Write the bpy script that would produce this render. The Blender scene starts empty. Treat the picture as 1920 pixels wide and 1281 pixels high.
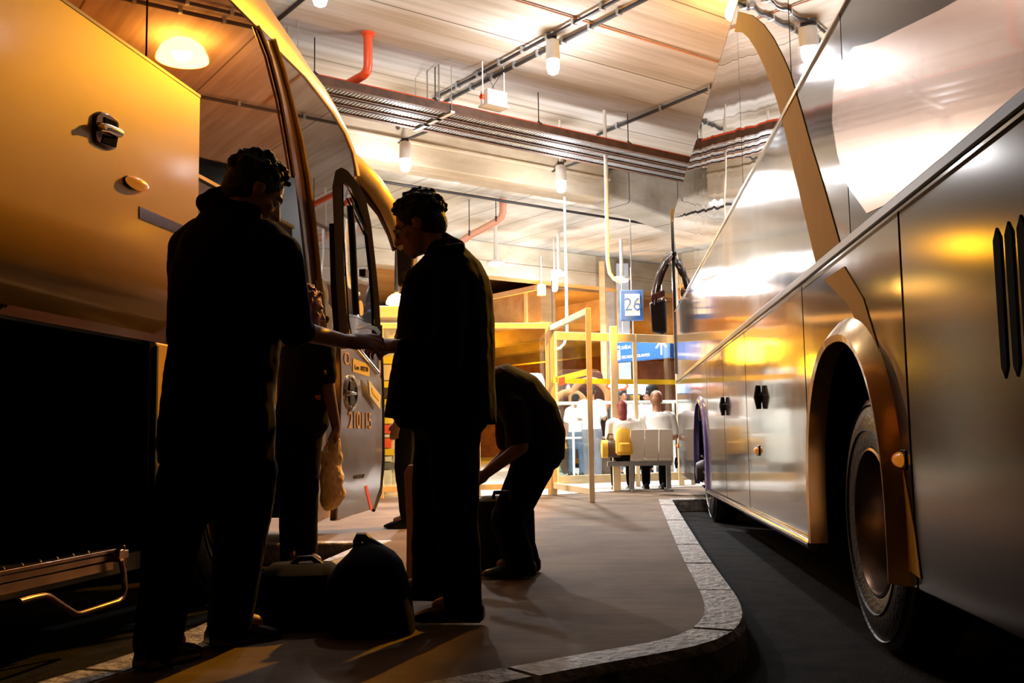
import bpy, bmesh, math, random
from mathutils import Vector, Matrix, Euler
random.seed(7)
sc = bpy.context.scene
COL = sc.collection
PI = math.pi
# ------------------------------------------------------------------ camera model
F, PITCH, ROLL, HC = 1900.0, 0.0975, -0.0152, 0.72
_f = Vector((0, math.cos(PITCH), math.sin(PITCH)))
_u = Vector((0, -math.sin(PITCH), math.cos(PITCH)))
_x = Vector((1, 0, 0))
CR = _x*math.cos(ROLL) + _u*math.sin(ROLL)
CU = -_x*math.sin(ROLL) + _u*math.cos(ROLL)
CP = Vector((0, 0, HC))
cam = bpy.data.cameras.new('camera'); co = bpy.data.objects.new('camera', cam); COL.objects.link(co)
cam.sensor_width = 36; cam.lens = F/1920*36; cam.clip_start = 0.05; cam.clip_end = 300
m3 = Matrix((CR, CU, -_f)).transposed().to_4x4(); m3.translation = CP
co.matrix_world = m3
sc.camera = co
def ray(px, py):
    return (CR*((px-960)/F) - CU*((py-640.5)/F) + _f)
def aty(px, py, Y):
    r = ray(px, py); return CP + r*(Y/r.y)
def atz(px, py, z):
    r = ray(px, py); return CP + r*((z-HC)/r.z)
# ------------------------------------------------------------------ materials
MATS = {}
def mat(name, col, rough=0.6, metal=0.0, spec=0.5, noise=0.0, nscale=8.0, bump=0.0, bscale=30.0, emit=0.0, coat=0.0, stretch=None, bdist=0.02, alt=None, tint_coat=None):
    if name in MATS: return MATS[name]
    m = bpy.data.materials.new(name); m.use_nodes = True
    nt = m.node_tree; b = nt.nodes['Principled BSDF']
    c = (*col, 1)
    b.inputs['Base Color'].default_value = c
    b.inputs['Roughness'].default_value = rough
    b.inputs['Metallic'].default_value = metal
    b.inputs['Specular IOR Level'].default_value = spec
    if coat: b.inputs['Coat Weight'].default_value = coat; b.inputs['Coat Roughness'].default_value = 0.05
    if emit:
        b.inputs['Emission Color'].default_value = c; b.inputs['Emission Strength'].default_value = emit
    tc = nt.nodes.new('ShaderNodeTexCoord')
    mp = nt.nodes.new('ShaderNodeMapping'); nt.links.new(tc.outputs['Object'], mp.inputs[0])
    if stretch: mp.inputs['Scale'].default_value = stretch
    if noise or True:
        n = nt.nodes.new('ShaderNodeTexNoise'); n.inputs['Scale'].default_value = nscale; n.inputs['Detail'].default_value = 5
        nt.links.new(mp.outputs[0], n.inputs['Vector'])
        cr = nt.nodes.new('ShaderNodeValToRGB'); nt.links.new(n.outputs['Fac'], cr.inputs[0])
        nz = max(noise, 0.03)
        lo = alt if alt else tuple(v*(1-nz) for v in col)
        hi = tuple(min(1, v*(1+nz)) for v in col)
        cr.color_ramp.elements[0].position = 0.32; cr.color_ramp.elements[1].position = 0.68
        cr.color_ramp.elements[0].color = (*lo, 1); cr.color_ramp.elements[1].color = (*hi, 1)
        if not emit: nt.links.new(cr.outputs[0], b.inputs['Base Color'])
    if bump:
        n2 = nt.nodes.new('ShaderNodeTexNoise'); n2.inputs['Scale'].default_value = bscale; n2.inputs['Detail'].default_value = 3
        nt.links.new(mp.outputs[0], n2.inputs['Vector'])
        bp = nt.nodes.new('ShaderNodeBump'); bp.inputs['Strength'].default_value = bump; bp.inputs['Distance'].default_value = bdist
        nt.links.new(n2.outputs['Fac'], bp.inputs['Height']); nt.links.new(bp.outputs[0], b.inputs['Normal'])
    MATS[name] = m
    return m
def glassy(name, tint=(0.9, 0.95, 0.95), refl=0.12, alpha=0.85):
    m = bpy.data.materials.new(name); m.use_nodes = True; nt = m.node_tree
    for n in list(nt.nodes):
        if n.type != 'OUTPUT_MATERIAL': nt.nodes.remove(n)
    out = [n for n in nt.nodes if n.type == 'OUTPUT_MATERIAL'][0]
    t = nt.nodes.new('ShaderNodeBsdfTransparent'); t.inputs[0].default_value = (*tint, 1)
    g = nt.nodes.new('ShaderNodeBsdfGlossy'); g.inputs['Roughness'].default_value = 0.02
    mx = nt.nodes.new('ShaderNodeMixShader')
    mx.inputs[0].default_value = 0.06; nt.links.new(t.outputs[0], mx.inputs[1]); nt.links.new(g.outputs[0], mx.inputs[2])
    nt.links.new(mx.outputs[0], out.inputs[0]); MATS[name] = m
    return m
# concrete with long streaks (board marked, water stained)
def concrete(name, base, dark, sx, sy, bump=0.3, joint=None):
    m = bpy.data.materials.new(name); m.use_nodes = True; nt = m.node_tree; b = nt.nodes['Principled BSDF']
    b.inputs['Roughness'].default_value = 0.85; b.inputs['Specular IOR Level'].default_value = 0.25
    tc = nt.nodes.new('ShaderNodeTexCoord')
    def noise(scale, st, det=6, rough=0.6):
        mp = nt.nodes.new('ShaderNodeMapping'); mp.inputs['Scale'].default_value = st; nt.links.new(tc.outputs['Object'], mp.inputs[0])
        n = nt.nodes.new('ShaderNodeTexNoise'); n.inputs['Scale'].default_value = scale; n.inputs['Detail'].default_value = det
        n.inputs['Roughness'].default_value = rough
        nt.links.new(mp.outputs[0], n.inputs['Vector']); return n
    n1 = noise(1.0, (sx, sy, 1)); n2 = noise(1.0, (sx*0.5, sy*3.0, 3), 8, 0.7); n3 = noise(0.45, (1, 1, 1), 3)
    c1 = nt.nodes.new('ShaderNodeValToRGB'); nt.links.new(n1.outputs['Fac'], c1.inputs[0])
    c1.color_ramp.elements[0].position = 0.36; c1.color_ramp.elements[1].position = 0.62
    c1.color_ramp.elements[0].color = (*dark, 1); c1.color_ramp.elements[1].color = (*base, 1)
    mx = nt.nodes.new('ShaderNodeMixRGB'); mx.blend_type = 'MULTIPLY'; mx.inputs[0].default_value = 0.45
    c2 = nt.nodes.new('ShaderNodeValToRGB'); nt.links.new(n2.outputs['Fac'], c2.inputs[0])
    c2.color_ramp.elements[0].position = 0.3; c2.color_ramp.elements[1].position = 0.6
    c2.color_ramp.elements[0].color = (0.45, 0.38, 0.30, 1); c2.color_ramp.elements[1].color = (1, 1, 1, 1)
    nt.links.new(c1.outputs[0], mx.inputs[1]); nt.links.new(c2.outputs[0], mx.inputs[2])
    last = mx
    if joint:
        # narrow dark joints every `joint` metres across Y
        sp = nt.nodes.new('ShaderNodeSeparateXYZ'); nt.links.new(tc.outputs['Object'], sp.inputs[0])
        md = nt.nodes.new('ShaderNodeMath'); md.operation = 'PINGPONG'; md.inputs[1].default_value = joint/2
        nt.links.new(sp.outputs['Y' if sy > sx else 'X'], md.inputs[0])
        lt = nt.nodes.new('ShaderNodeMath'); lt.operation = 'LESS_THAN'; lt.inputs[1].default_value = 0.012
        nt.links.new(md.outputs[0], lt.inputs[0])
        mj = nt.nodes.new('ShaderNodeMixRGB'); mj.blend_type = 'MIX'
        nt.links.new(lt.outputs[0], mj.inputs[0]); nt.links.new(mx.outputs[0], mj.inputs[1]); mj.inputs[2].default_value = (dark[0]*0.4, dark[1]*0.4, dark[2]*0.4, 1)
        last = mj
    nt.links.new(last.outputs[0], b.inputs['Base Color'])
    bp = nt.nodes.new('ShaderNodeBump'); bp.inputs['Strength'].default_value = bump; bp.inputs['Distance'].default_value = 0.02
    nt.links.new(n2.outputs['Fac'], bp.inputs['Height']); nt.links.new(bp.outputs[0], b.inputs['Normal'])
    MATS[name] = m; return m

# ------------------------------------------------------------------ mesh helpers
class MB:
    """collects shapes; T maps the coordinates the shapes are given in to the parent's frame"""
    def __init__(s, off=(0, 0, 0)): s.bm = bmesh.new(); s.off = Vector(off)
    def v(s, p): return s.bm.verts.new(Vector(p)-s.off)
    def face(s, vs):
        try: return s.bm.faces.new(vs)
        except ValueError: return None
    def box(s, a, b, M=None):
        xs = (min(a[0], b[0]), max(a[0], b[0])); ys = (min(a[1], b[1]), max(a[1], b[1])); zs = (min(a[2], b[2]), max(a[2], b[2]))
        P = [Vector((x, y, z)) for x in xs for y in ys for z in zs]
        if M: P = [M @ p for p in P]
        V = [s.v(p) for p in P]
        for q in ((0, 1, 3, 2), (4, 6, 7, 5), (0, 4, 5, 1), (2, 3, 7, 6), (0, 2, 6, 4), (1, 5, 7, 3)): s.face([V[i] for i in q])
        return s
    def prism(s, pts, d):
        """closed polygon of 3D points extruded by vector d"""
        d = Vector(d); A = [s.v(p) for p in pts]; B = [s.v(Vector(p)+d) for p in pts]; n = len(pts)
        s.face(A[::-1]); s.face(B)
        for i in range(n): s.face([A[i], A[(i+1) % n], B[(i+1) % n], B[i]])
        return s
    def loft(s, rings, cap=True, closed=True):
        R = [[s.v(p) for p in r] for r in rings]; n = len(R[0])
        for a, b in zip(R[:-1], R[1:]):
            for i in range(n if closed else n-1): s.face([a[i], a[(i+1) % n], b[(i+1) % n], b[i]])
        if cap and closed: s.face(R[0][::-1]); s.face(R[-1])
        return s
    def tube(s, pts, r, n=10, flat=None, closed=False):
        pts = [Vector(p) for p in pts]; N = len(pts)
        rs = r if isinstance(r, (list, tuple)) else [r]*N
        rings = []; up = Vector((0, 0, 1)); prev = None
        for i, p in enumerate(pts):
            t = (pts[min(i+1, N-1)]-pts[max(i-1, 0)]).normalized()
            if prev is None:
                a = t.cross(up if abs(t.z) < 0.95 else Vector((1, 0, 0))).normalized()
            else:
                a = (prev-t*prev.dot(t)).normalized()
            prev = a; b = t.cross(a)
            f = flat or 1.0
            rings.append([p+a*math.cos(2*PI*k/n)*rs[i]*f+b*math.sin(2*PI*k/n)*rs[i] for k in range(n)])
        return s.loft(rings)
    def lathe(s, prof, c, axis='X', n=48, cap=True):
        """prof: list of (axial, radius)"""
        c = Vector(c); rings = []
        for a, r in prof:
            ring = []
            for k in range(n):
                u, w = math.cos(2*PI*k/n)*r, math.sin(2*PI*k/n)*r
                ring.append(c+(Vector((a, u, w)) if axis == 'X' else Vector((u, a, w)) if axis == 'Y' else Vector((u, w, a))))
            rings.append(ring)
        return s.loft(rings, cap=cap)
    def ball(s, c, r, M=None, sub=3):
        c = Vector(c); r = Vector(r) if not isinstance(r, (int, float)) else Vector((r, r, r))
        mt = Matrix.Translation(c-s.off) @ (M.to_4x4() if M else Matrix()) @ Matrix.Diagonal((*r, 1))
        bmesh.ops.create_icosphere(s.bm, subdivisions=sub, radius=1, matrix=mt); return s
    def cap(s, p0, r0, p1, r1, n=14):
        p0, p1 = Vector(p0), Vector(p1)
        s.ball(p0, r0, sub=2); s.ball(p1, r1, sub=2)
        if (p1-p0).length > 1e-5: s.tube([p0, p1], [r0, r1], n)
        return s
    def chain(s, pts, rs):
        for i in range(len(pts)-1): s.cap(pts[i], rs[i], pts[i+1], rs[i+1])
        return s
    def build(s, name, m, parent=None, smooth=False, bevel=0.0, seg=2, remesh=0.0, smooth_it=4, disp=0.0, dscale=0.12, solid=0.0, autos=True):
        bmesh.ops.recalc_face_normals(s.bm, faces=s.bm.faces[:])
        me = bpy.data.meshes.new(name); s.bm.to_mesh(me); s.bm.free()
        if isinstance(m, str): m = MATS[m]
        me.materials.append(m)
        o = bpy.data.objects.new(name, me)
        if remesh or disp or solid:
            COL.objects.link(o)
            if remesh:
                r = o.modifiers.new('r', 'REMESH'); r.mode = 'VOXEL'; r.voxel_size = remesh; r.use_smooth_shade = True
                q = o.modifiers.new('s', 'SMOOTH'); q.iterations = smooth_it; q.factor = 0.6
            if disp:
                t = bpy.data.textures.new('cloth_folds', 'CLOUDS'); t.noise_scale = dscale
                d = o.modifiers.new('d', 'DISPLACE'); d.texture = t; d.strength = disp; d.texture_coords = 'LOCAL'
            if solid:
                d = o.modifiers.new('t', 'SOLIDIFY'); d.thickness = solid; d.offset = 0
            dg = bpy.context.evaluated_depsgraph_get(); dg.update()
            me2 = bpy.data.meshes.new_from_object(o.evaluated_get(dg)); me2.name = name
            bpy.data.objects.remove(o); bpy.data.meshes.remove(me)
            me = me2; me.name = name; smooth = True
            o = bpy.data.objects.new(name, me)
        if parent is not None: o.parent = parent
        COL.objects.link(o)
        if bevel:
            bv = o.modifiers.new('bevel', 'BEVEL'); bv.width = bevel; bv.segments = seg; bv.limit_method = 'ANGLE'; bv.angle_limit = math.radians(35)
        if smooth or bevel:
            for p in me.polygons: p.use_smooth = True
            if not remesh:
                try:
                    me.set_sharp_from_angle(angle=math.radians(38))
                except Exception: pass
        return o
def tag(o, label, cat, group=None, kind=None):
    if label: o['label'] = label
    if cat: o['category'] = cat
    if group: o['group'] = group
    if kind: o['kind'] = kind
    return o
def struct(o): o['kind'] = 'structure'; return o
def thing(name, label, cat, loc=(0, 0, 0), rz=0.0, group=None):
    o = bpy.data.objects.new(name, None); o.empty_display_size = 0.2; COL.objects.link(o)
    o.location = loc; o.rotation_euler = (0, 0, rz)
    return tag(o, label, cat, group)
def copy_tree(o, parent=None):
    c = o.copy(); COL.objects.link(c); c.parent = parent
    for ch in [k for k in o.children]: copy_tree(ch, c)
    return c
def text_mesh(name, body, size, m, parent, M, ext=0.002, align='CENTER', sx=1.0):
    cu = bpy.data.curves.new(name, 'FONT'); cu.body = body; cu.size = size; cu.extrude = ext; cu.align_x = align; cu.align_y = 'CENTER'
    t = bpy.data.objects.new(name, cu); COL.objects.link(t)
    dg = bpy.context.evaluated_depsgraph_get(); dg.update()
    me = bpy.data.meshes.new_from_object(t.evaluated_get(dg)); bpy.data.objects.remove(t)
    me.transform(M @ Matrix.Diagonal((sx, 1, 1, 1)))
    me.name = name; me.materials.clear(); me.materials.append(MATS[m] if isinstance(m, str) else m)
    o = bpy.data.objects.new(name, me); o.parent = parent; COL.objects.link(o); return o
def light(name, loc, power, col, r=0.1):
    l = bpy.data.lights.new(name, 'POINT'); l.energy = power; l.color = col; l.shadow_soft_size = r
    o = bpy.data.objects.new(name, l); o.location = loc; COL.objects.link(o); return o
def rail(c, n=1): return c

# base materials
WHITE = (0.97, 0.97, 1.0); SOD = (1.0, 0.43, 0.012)
concrete('ceiling_concrete', (0.66, 0.63, 0.585), (0.46, 0.39, 0.30), 0.22, 2.6, joint=1.95)
concrete('ceiling_slab', (0.62, 0.62, 0.58), (0.42, 0.40, 0.35), 1.6, 0.25, joint=1.25)
concrete('beam_concrete', (0.60, 0.53, 0.42), (0.42, 0.33, 0.22), 0.5, 1.2)
concrete('pavement', (0.20, 0.135, 0.085), (0.105, 0.066, 0.04), 1.3, 1.3, bump=0.5)
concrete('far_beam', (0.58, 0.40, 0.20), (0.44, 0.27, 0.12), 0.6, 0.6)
mat('asphalt', (0.013, 0.0115, 0.010), 0.95, spec=0.08, noise=0.5, nscale=6, bump=0.6, bscale=90)
mat('kerb_stone', (0.32, 0.28, 0.23), 0.6, noise=0.5, nscale=9, bump=1.0, bscale=25, alt=(0.12, 0.10, 0.09))
mat('red_pipe', (0.95, 0.11, 0.03), 0.35)
mat('galv', (0.45, 0.47, 0.48), 0.35, 0.7, noise=0.15)
mat('door_black', (0.012, 0.009, 0.009), 0.9, spec=0.0)
mat('dark_metal', (0.035, 0.03, 0.03), 0.5, 0.3)
mat('rust_dark', (0.10, 0.05, 0.03), 0.7, 0.2, noise=0.3)
mat('white_paint', (0.80, 0.80, 0.76), 0.5)
mat('cream_frame', (0.86, 0.66, 0.38), 0.45, noise=0.06)
mat('pink_pipe', (0.55, 0.25, 0.15), 0.5)
mat('bulb_white', WHITE, emit=38)
mat('bulb_sodium', (1.0, 0.62, 0.14), emit=34)
mat('black_rubber', (0.012, 0.012, 0.012), 0.55)
mat('tyre_rubber', (0.022, 0.020, 0.019), 0.42, bump=0.3, bscale=60)
mat('chrome', (0.75, 0.73, 0.70), 0.12, 1.0)
mat('rim_metal', (0.40, 0.27, 0.20), 0.25, 1.0, noise=0.2)
mat('wheel_paint', (0.03, 0.017, 0.012), 0.6, 0.1, noise=0.3)
mat('amber_lens', (0.95, 0.28, 0.02), 0.15, coat=1.0, emit=0.35)
mat('black_cloth', (0.006, 0.0055, 0.006), 0.95, spec=0.1)
mat('dark_cloth', (0.012, 0.010, 0.010), 0.9, spec=0.12)
mat('leather_black', (0.008, 0.007, 0.007), 0.25)
mat('skin', (0.40, 0.19, 0.11), 0.5)
mat('skin_dark', (0.20, 0.09, 0.05), 0.5)
mat('hair_black', (0.007, 0.005, 0.004), 0.6, bump=0.8, bscale=90)
mat('hair_red', (0.22, 0.03, 0.015), 0.5, bump=0.6, bscale=60)
mat('hair_brown', (0.30, 0.13, 0.05), 0.5, bump=0.6, bscale=60)
mat('white_cloth', (0.82, 0.80, 0.76), 0.85)
mat('grey_cloth', (0.18, 0.17, 0.19), 0.9)
mat('jeans', (0.12, 0.17, 0.26), 0.9)
mat('teal_cloth', (0.10, 0.42, 0.42), 0.9)
mat('yellow_cloth', (0.85, 0.48, 0.05), 0.8)
mat('brown_bag', (0.10, 0.055, 0.03), 0.6)
mat('sign_blue', (0.03, 0.115, 0.38), 0.5)
mat('sign_white', (0.85, 0.88, 0.9), 0.5)
mat('yellow_tape', (0.95, 0.66, 0.02), 0.5)
glassy('clear_glass')
# ------------------------------------------------------------------ the building: frame G has X along the beams
TG = PI/2-0.93
RG = Matrix.Rotation(TG, 3, 'Z'); RGI = RG.inverted()
def G(px, py, z): return RGI @ atz(px, py, z)
def Gp(p): return RGI @ Vector(p)
def gobj(mb, name, m, **k):
    o = mb.build(name, m, **k); o.rotation_euler = (0, 0, TG); return o
ZC, ZB = 5.70, 4.85
b1 = G(1000, 348, ZB).y; b2 = G(1000, 525, ZB).y
# ceiling: first bay above the buses, second bay beyond the beam
m = MB(); m.box((-26, -9, ZC), (34, b1+0.1, ZC+0.3)); struct(gobj(m, 'ceiling', 'ceiling_concrete'))
m = MB(); m.box((-26, b1+0.1, ZC), (34, b2+0.4, ZC+0.3)); struct(gobj(m, 'ceiling', 'ceiling_slab'))
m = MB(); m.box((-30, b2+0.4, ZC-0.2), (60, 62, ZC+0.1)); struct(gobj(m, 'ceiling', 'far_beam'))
def beam(y, x0, x1, zb, w=0.55, name='ceiling_beam', label='', mt='beam_concrete', holes=True):
    m = MB(); m.box((x0, y, zb), (x1, y+w, ZC))
    m.box((x0, y-0.05, zb+0.30), (x1, y, zb+0.36))
    o = gobj(m, name, mt, bevel=0.02)
    tag(o, label, 'beam')
    if holes:
        for k in range(16):
            x = x0+0.6+k*(x1-x0)/16
            h = MB(); h.lathe([(-0.012, 0.035), (0.0, 0.035)], (x, y-0.001, zb+0.62-0.10*(k % 2)), 'Y', 10)
            q = h.build('formwork_hole', 'rust_dark', parent=o)
    return o
xe = G(1187, 360, ZB).x
beam(b1, -14, xe, ZB, label='warm concrete beam behind the cable trays, ending at a square cut')
beam(b2, -20, 32, ZB, label='pale grey concrete beam behind the orange drain pipe, farther than the tray beam', holes=False)
# haunch where the beam meets the column head on the right
m = MB(); yy = b1-0.1
m.prism([(xe+0.02, yy+0.5, ZB+0.25), (xe+3.5, yy+0.5, ZB-0.3), (xe+3.5, yy+0.5, ZC), (xe+0.9, yy+0.5, ZC), (xe+0.02, yy+0.5, ZC-0.35)], (0, 0.7, 0))
tag(gobj(m, 'column_head', 'ceiling_slab', bevel=0.05), 'pale flared concrete column head right of the tray beam end', 'column head')
# ------------------------------------------------------------------ red sprinkler main
ZP = 5.2
pa = G(600, 152, ZP); pb = G(1292, 294.5, ZP); yp = (pa.y+pb.y)/2
root = thing('sprinkler_pipe', 'red sprinkler main running under the ceiling above the cable trays', 'pipe', RG @ Vector((2, yp, ZP)), TG)
off = Vector((2, yp, ZP))
m = MB(off); m.tube([(-14, yp, ZP), (pb.x+6, yp, ZP)], 0.05, 16); m.build('main_pipe', 'red_pipe', root, smooth=True)
ebx = G(650, 159, ZP).x; e2 = G(690, 136, ZP)
m = MB(off)
pts = [Vector((ebx, yp, ZP)), Vector((e2.x, e2.y+0.12, ZP)), Vector((e2.x, e2.y+0.03, ZP+0.02)), Vector((e2.x, e2.y, ZP+0.09)), Vector((e2.x, e2.y, ZC-0.01))]
m.tube(pts, 0.055, 16); m.lathe([(ZC-0.03, 0.085), (ZC-0.002, 0.085)], (e2.x, e2.y, 0), 'Z', 20)
m.build('riser_branch', 'red_pipe', root, smooth=True)
for x in [ebx-2.2+1.75*k for k in range(9)]:
    m = MB(off); m.tube([(x, yp, ZP+0.04), (x, yp, ZC)], 0.008, 6); m.tube([(x, yp-0.0, ZP+0.07), (x, yp, ZP+0.05)], 0.02, 8)
    m.lathe([(x-0.025, 0.058), (x+0.025, 0.058)], (0, yp, ZP), 'X', 16)
    m.build('hanger', 'dark_metal', root)
# ------------------------------------------------------------------ cable trays
ZT = 4.98
ty0 = G(900, 222, ZT).y; ty1 = G(900, 266, ZT).y
xt1 = G(1283, 330, ZT).x
wt = (ty1-ty0)/3
lab = ['ladder cable tray nearest the red pipe', 'middle ladder cable tray below the red pipe', 'galvanised cable tray farthest from the red pipe, beside the beam']
for k in range(3):
    y0 = ty0+k*wt; y1 = y0+wt*0.86; x0, x1 = -14, xt1+0.25*k
    off = Vector((3, y0, ZT))
    root = thing('cable_tray', lab[k], 'cable tray', RG @ off, TG)
    for q in (y0, y1):
        m = MB(off); m.box((x0, q-0.016, ZT-0.01), (x1, q+0.016, ZT+0.10)); m.box((x0, q-0.035, ZT-0.012), (x1, q+0.035, ZT+0.008))
        m.build('side_rail', 'rust_dark', root)
    m = MB(off)
    n = int((x1-x0)/0.052)
    for i in range(n):
        x = x0+i*0.052; m.box((x, y0, ZT+0.005), (x+0.033, y1, ZT+0.02))
    m.build('slotted_bottom', 'galv', root)
    m = MB(off)
    for i in range(3):
        yc = y0+0.07+i*0.06
        m.tube([(x0+j*1.0, yc+0.012*math.sin(j*1.7+i), ZT+0.045) for j in range(int(x1-x0)+1)], 0.016, 6)
    m.build('cables', 'black_rubber', root)
    for x in [-8+2.15*j for j in range(8)]:
        if x < x1:
            m = MB(off); m.tube([(x, y0-0.03, ZT+0.0), (x, y0-0.03, ZC)], 0.006, 6); m.tube([(x, y1+0.03, ZT), (x, y1+0.03, ZC)], 0.006, 6)
            m.box((x-0.03, y0-0.06, ZT-0.03), (x+0.03, y1+0.06, ZT-0.002))
            m.build('hanger', 'galv', root)
# ------------------------------------------------------------------ conduits on the ceiling
def conduit(label, pts, r=0.022, mt='dark_metal', clips=0, name='conduit'):
    if len(pts) == 2 and mt == 'dark_metal' and clips:
        pts = [pts[0]+(pts[0]-pts[1]).normalized()*9, pts[1]]; clips = clips*3
    c = pts[0]; m = MB(c); m.tube(pts, r, 8)
    o = m.build(name, mt, None, smooth=True); o.location = RG @ Vector(c); o.rotation_euler = (0, 0, TG)
    tag(o, label, 'conduit')
    for k in range(clips):
        t = (k+0.5)/clips; p = Vector(pts[0]).lerp(Vector(pts[-1]), t)
        q = MB(c); q.box(p+Vector((-0.035, -0.02, -0.028)), p+Vector((0.035, 0.02, 0.05))); q.build('clip', 'galv', o)
    return o
def cline(a, b, z):
    p, q = G(*a, z), G(*b, z); x = (p.x+q.x)/2; return [Vector((x, p.y, z)), Vector((x, q.y, z))]
ZK = ZC-0.06
conduit('thin dark conduit on the ceiling, upper of the two passing the hanging lamp', [G(1240, -45, ZK), G(805, 190, ZK)], clips=9)
conduit('dark conduit on the ceiling that carries the hanging lamp, lower of the two', [G(1262, -28, ZK), G(830, 193, ZK)], 0.026, clips=9)
conduit('dark conduit crossing the ceiling to the right-hand bus', [G(1405, 135, ZK), G(1120, 253, ZK)], 0.026, clips=4)
conduit('dark conduit at top left above the yellow bus roof', [G(620, -45, ZK), G(515, 42, ZK)], 0.026, clips=2)
conduit('thin orange conduit running across the top of the ceiling', [G(860, -32, ZC-0.02), G(1390, 130, ZC-0.02)], 0.012, 'pink_pipe')
conduit('long dark conduit under the grey second bay ceiling', [G(700, 338, ZC-0.08), G(1290, 432, ZC-0.08)], 0.03)
conduit('dark conduit bent down beam face to left wall lamp', [G(800, 247, 5.15), G(735, 272, 5.15), G(733, 292, 4.95)], 0.022)
conduit('dark conduit bent down beam face to middle lamp', [G(1088, 303, 5.15), G(1033, 322, 5.15), G(1031, 345, 4.95)], 0.022)
# white drop pole with curved foot
p0 = aty(1135.5, 300, 15.0); off = Vector((p0.x, p0.y, ZT))
m = MB(off); pts = [Vector((p0.x, 15.0, ZC))]
for px, py in ((1136.5, 340), (1138, 420), (1139.5, 490), (1143, 512), (1151, 523), (1166, 530)): pts.append(aty(px, py, 15.0))
m.tube(pts, 0.028, 10); o = m.build('drop_pole', 'white_paint', smooth=True); o.location = off
tag(o, 'white conduit pole dropping from the trays and curving right at its foot', 'pole')
m = MB((0, 0, 0)); pts = [aty(1061, 500, 17.0), aty(1062.5, 590, 17), aty(1063, 625, 17), aty(1058, 645, 17), aty(1050, 653, 17), aty(1036, 656, 17)]
pts.insert(0, Vector((pts[0].x, pts[0].y, ZB)))
m = MB(pts[0]); m.tube(pts, 0.025, 10); o = m.build('drop_pole', 'white_paint', smooth=True); o.location = pts[0]
tag(o, 'thin white conduit pole ending in a left-hand curve above the gate', 'pole')
# orange-pink drain pipe in second bay
m = MB(); P = [(858, 458, 5.15), (880, 443, 5.18), (905, 430, 5.2), (930, 416, 5.22), (940, 408, 5.3), (943, 398, 5.42), (943, 388, 5.66)]
pts = [atz(px, py, z) for px, py, z in P]; Y = pts[3].y
pts = [aty(px, py, Y-0.0) for px, py, z in P]; pts[-1].z = ZC; off = pts[0].copy(); m.off = off
m.tube(pts, 0.075, 14); root = m.build('drain_pipe', 'pink_pipe', smooth=True); root.location = off
tag(root, 'dull orange drain pipe bending down from the grey second bay ceiling', 'pipe')
for px, py in ((880, 440), (930, 413)):
    a = aty(px, py, Y); q = MB(off); q.tube([a, (a.x, a.y, ZC)], 0.01, 6); q.lathe([(-0.02, 0.085), (0.02, 0.085)], a, 'X', 14); q.build('hanger', 'dark_metal', root)
# ------------------------------------------------------------------ lamps
LAMP = []
def lamp(px, py, z, label, power=260, down=0, r=0.085, flat=False, housing=True, col=WHITE, bm='bulb_white', grp=None):
    p = atz(px, py, z)
    root = thing('ceiling_lamp', label, 'lamp', p, 0, grp)
    m = MB(p)
    if flat:
        m.lathe([(0.0, 0.16), (0.05, 0.20), (0.10, 0.20), (0.11, 0.05), (ZC-z if z < ZC-0.12 else 0.115, 0.04)], p, 'Z', 24); m.build('housing', 'white_paint', root, smooth=True)
        m = MB(p); m.lathe([(-0.03, 0.10), (-0.015, 0.15), (0.0, 0.155)], p, 'Z', 24); m.build('diffuser', bm, root, smooth=True)
    else:
        m.lathe([(0.10, r), (0.11, r*1.05), (0.34, r*0.95), (0.36, r*0.6), (0.37, 0.02), (max(0.38, ZC-z), 0.02)], p, 'Z', 24); m.build('housing', 'white_paint', root, smooth=True)
        m = MB(p); m.lathe([(-0.08, r*0.25), (-0.06, r*0.7), (0.0, r*0.92), (0.07, r*0.9), (0.10, r*0.6)], p, 'Z', 24); m.build('bulb', bm, root, smooth=True)
        m = MB(p); m.box(p+Vector((-0.05, -0.05, 0.34)), p+Vector((0.05, 0.05, 0.40))); m.build('junction_box', 'dark_metal', root)
    l = light('lamp_light', p+Vector((0, 0, -0.16)), power, col, 0.07); LAMP.append(l)
    if down:
        l = light('lamp_light', p+Vector((0, 0, -0.18)), down, col, 0.10); l.data.type = 'SPOT'; l.data.spot_size = math.radians(150); l.data.spot_blend = 0.5
    return root
lamp(1037, 128, 5.24, 'white cylindrical lamp hanging on the conduit, in a tan ring on the ceiling', 100)
lamp(600, -2, 5.24, 'white cylindrical lamp at the top edge above the yellow bus roof', 52)
lamp(760, 312, 4.62, 'white lamp on the beam face, above the curly haired man', 112, down=1500)
lamp(1052, 352, 4.62, 'white lamp on the beam face, left of the white drop pole', 112, down=1500)
lamp(863, 338, 5.55, 'flat round lamp on grey ceiling, left of the beam lamp pair', 90, flat=True)
lamp(1095, 373, 5.55, 'flat round lamp on grey ceiling, right of the beam lamp', 90, flat=True)
lamp(930, 497, 4.75, 'lamp on the far beam just right of the curly haired man shoulder', 100, down=900, flat=True)
lamp(1048, 515, 4.70, 'lamp on the far beam directly above the thin white pole', 100, down=900, flat=True)
lamp(1166, 527, 4.65, 'lamp at the foot of the curved white pole', 100, down=900, flat=True)
lamp(1040, 541, 4.45, 'small hanging lamp under the far orange ceiling', 90)
m_ = atz(1015, 544, 4.6)
r_ = thing('ceiling_lamp', 'unlit white cylinder lamp housing under the far orange ceiling', 'lamp', m_)
q = MB(m_); q.lathe([(-0.14, 0.12), (0.14, 0.12), (0.15, 0.03), (ZC-0.2-m_.z, 0.02)], m_, 'Z', 20); q.build('housing', 'white_paint', r_, smooth=True)
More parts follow.
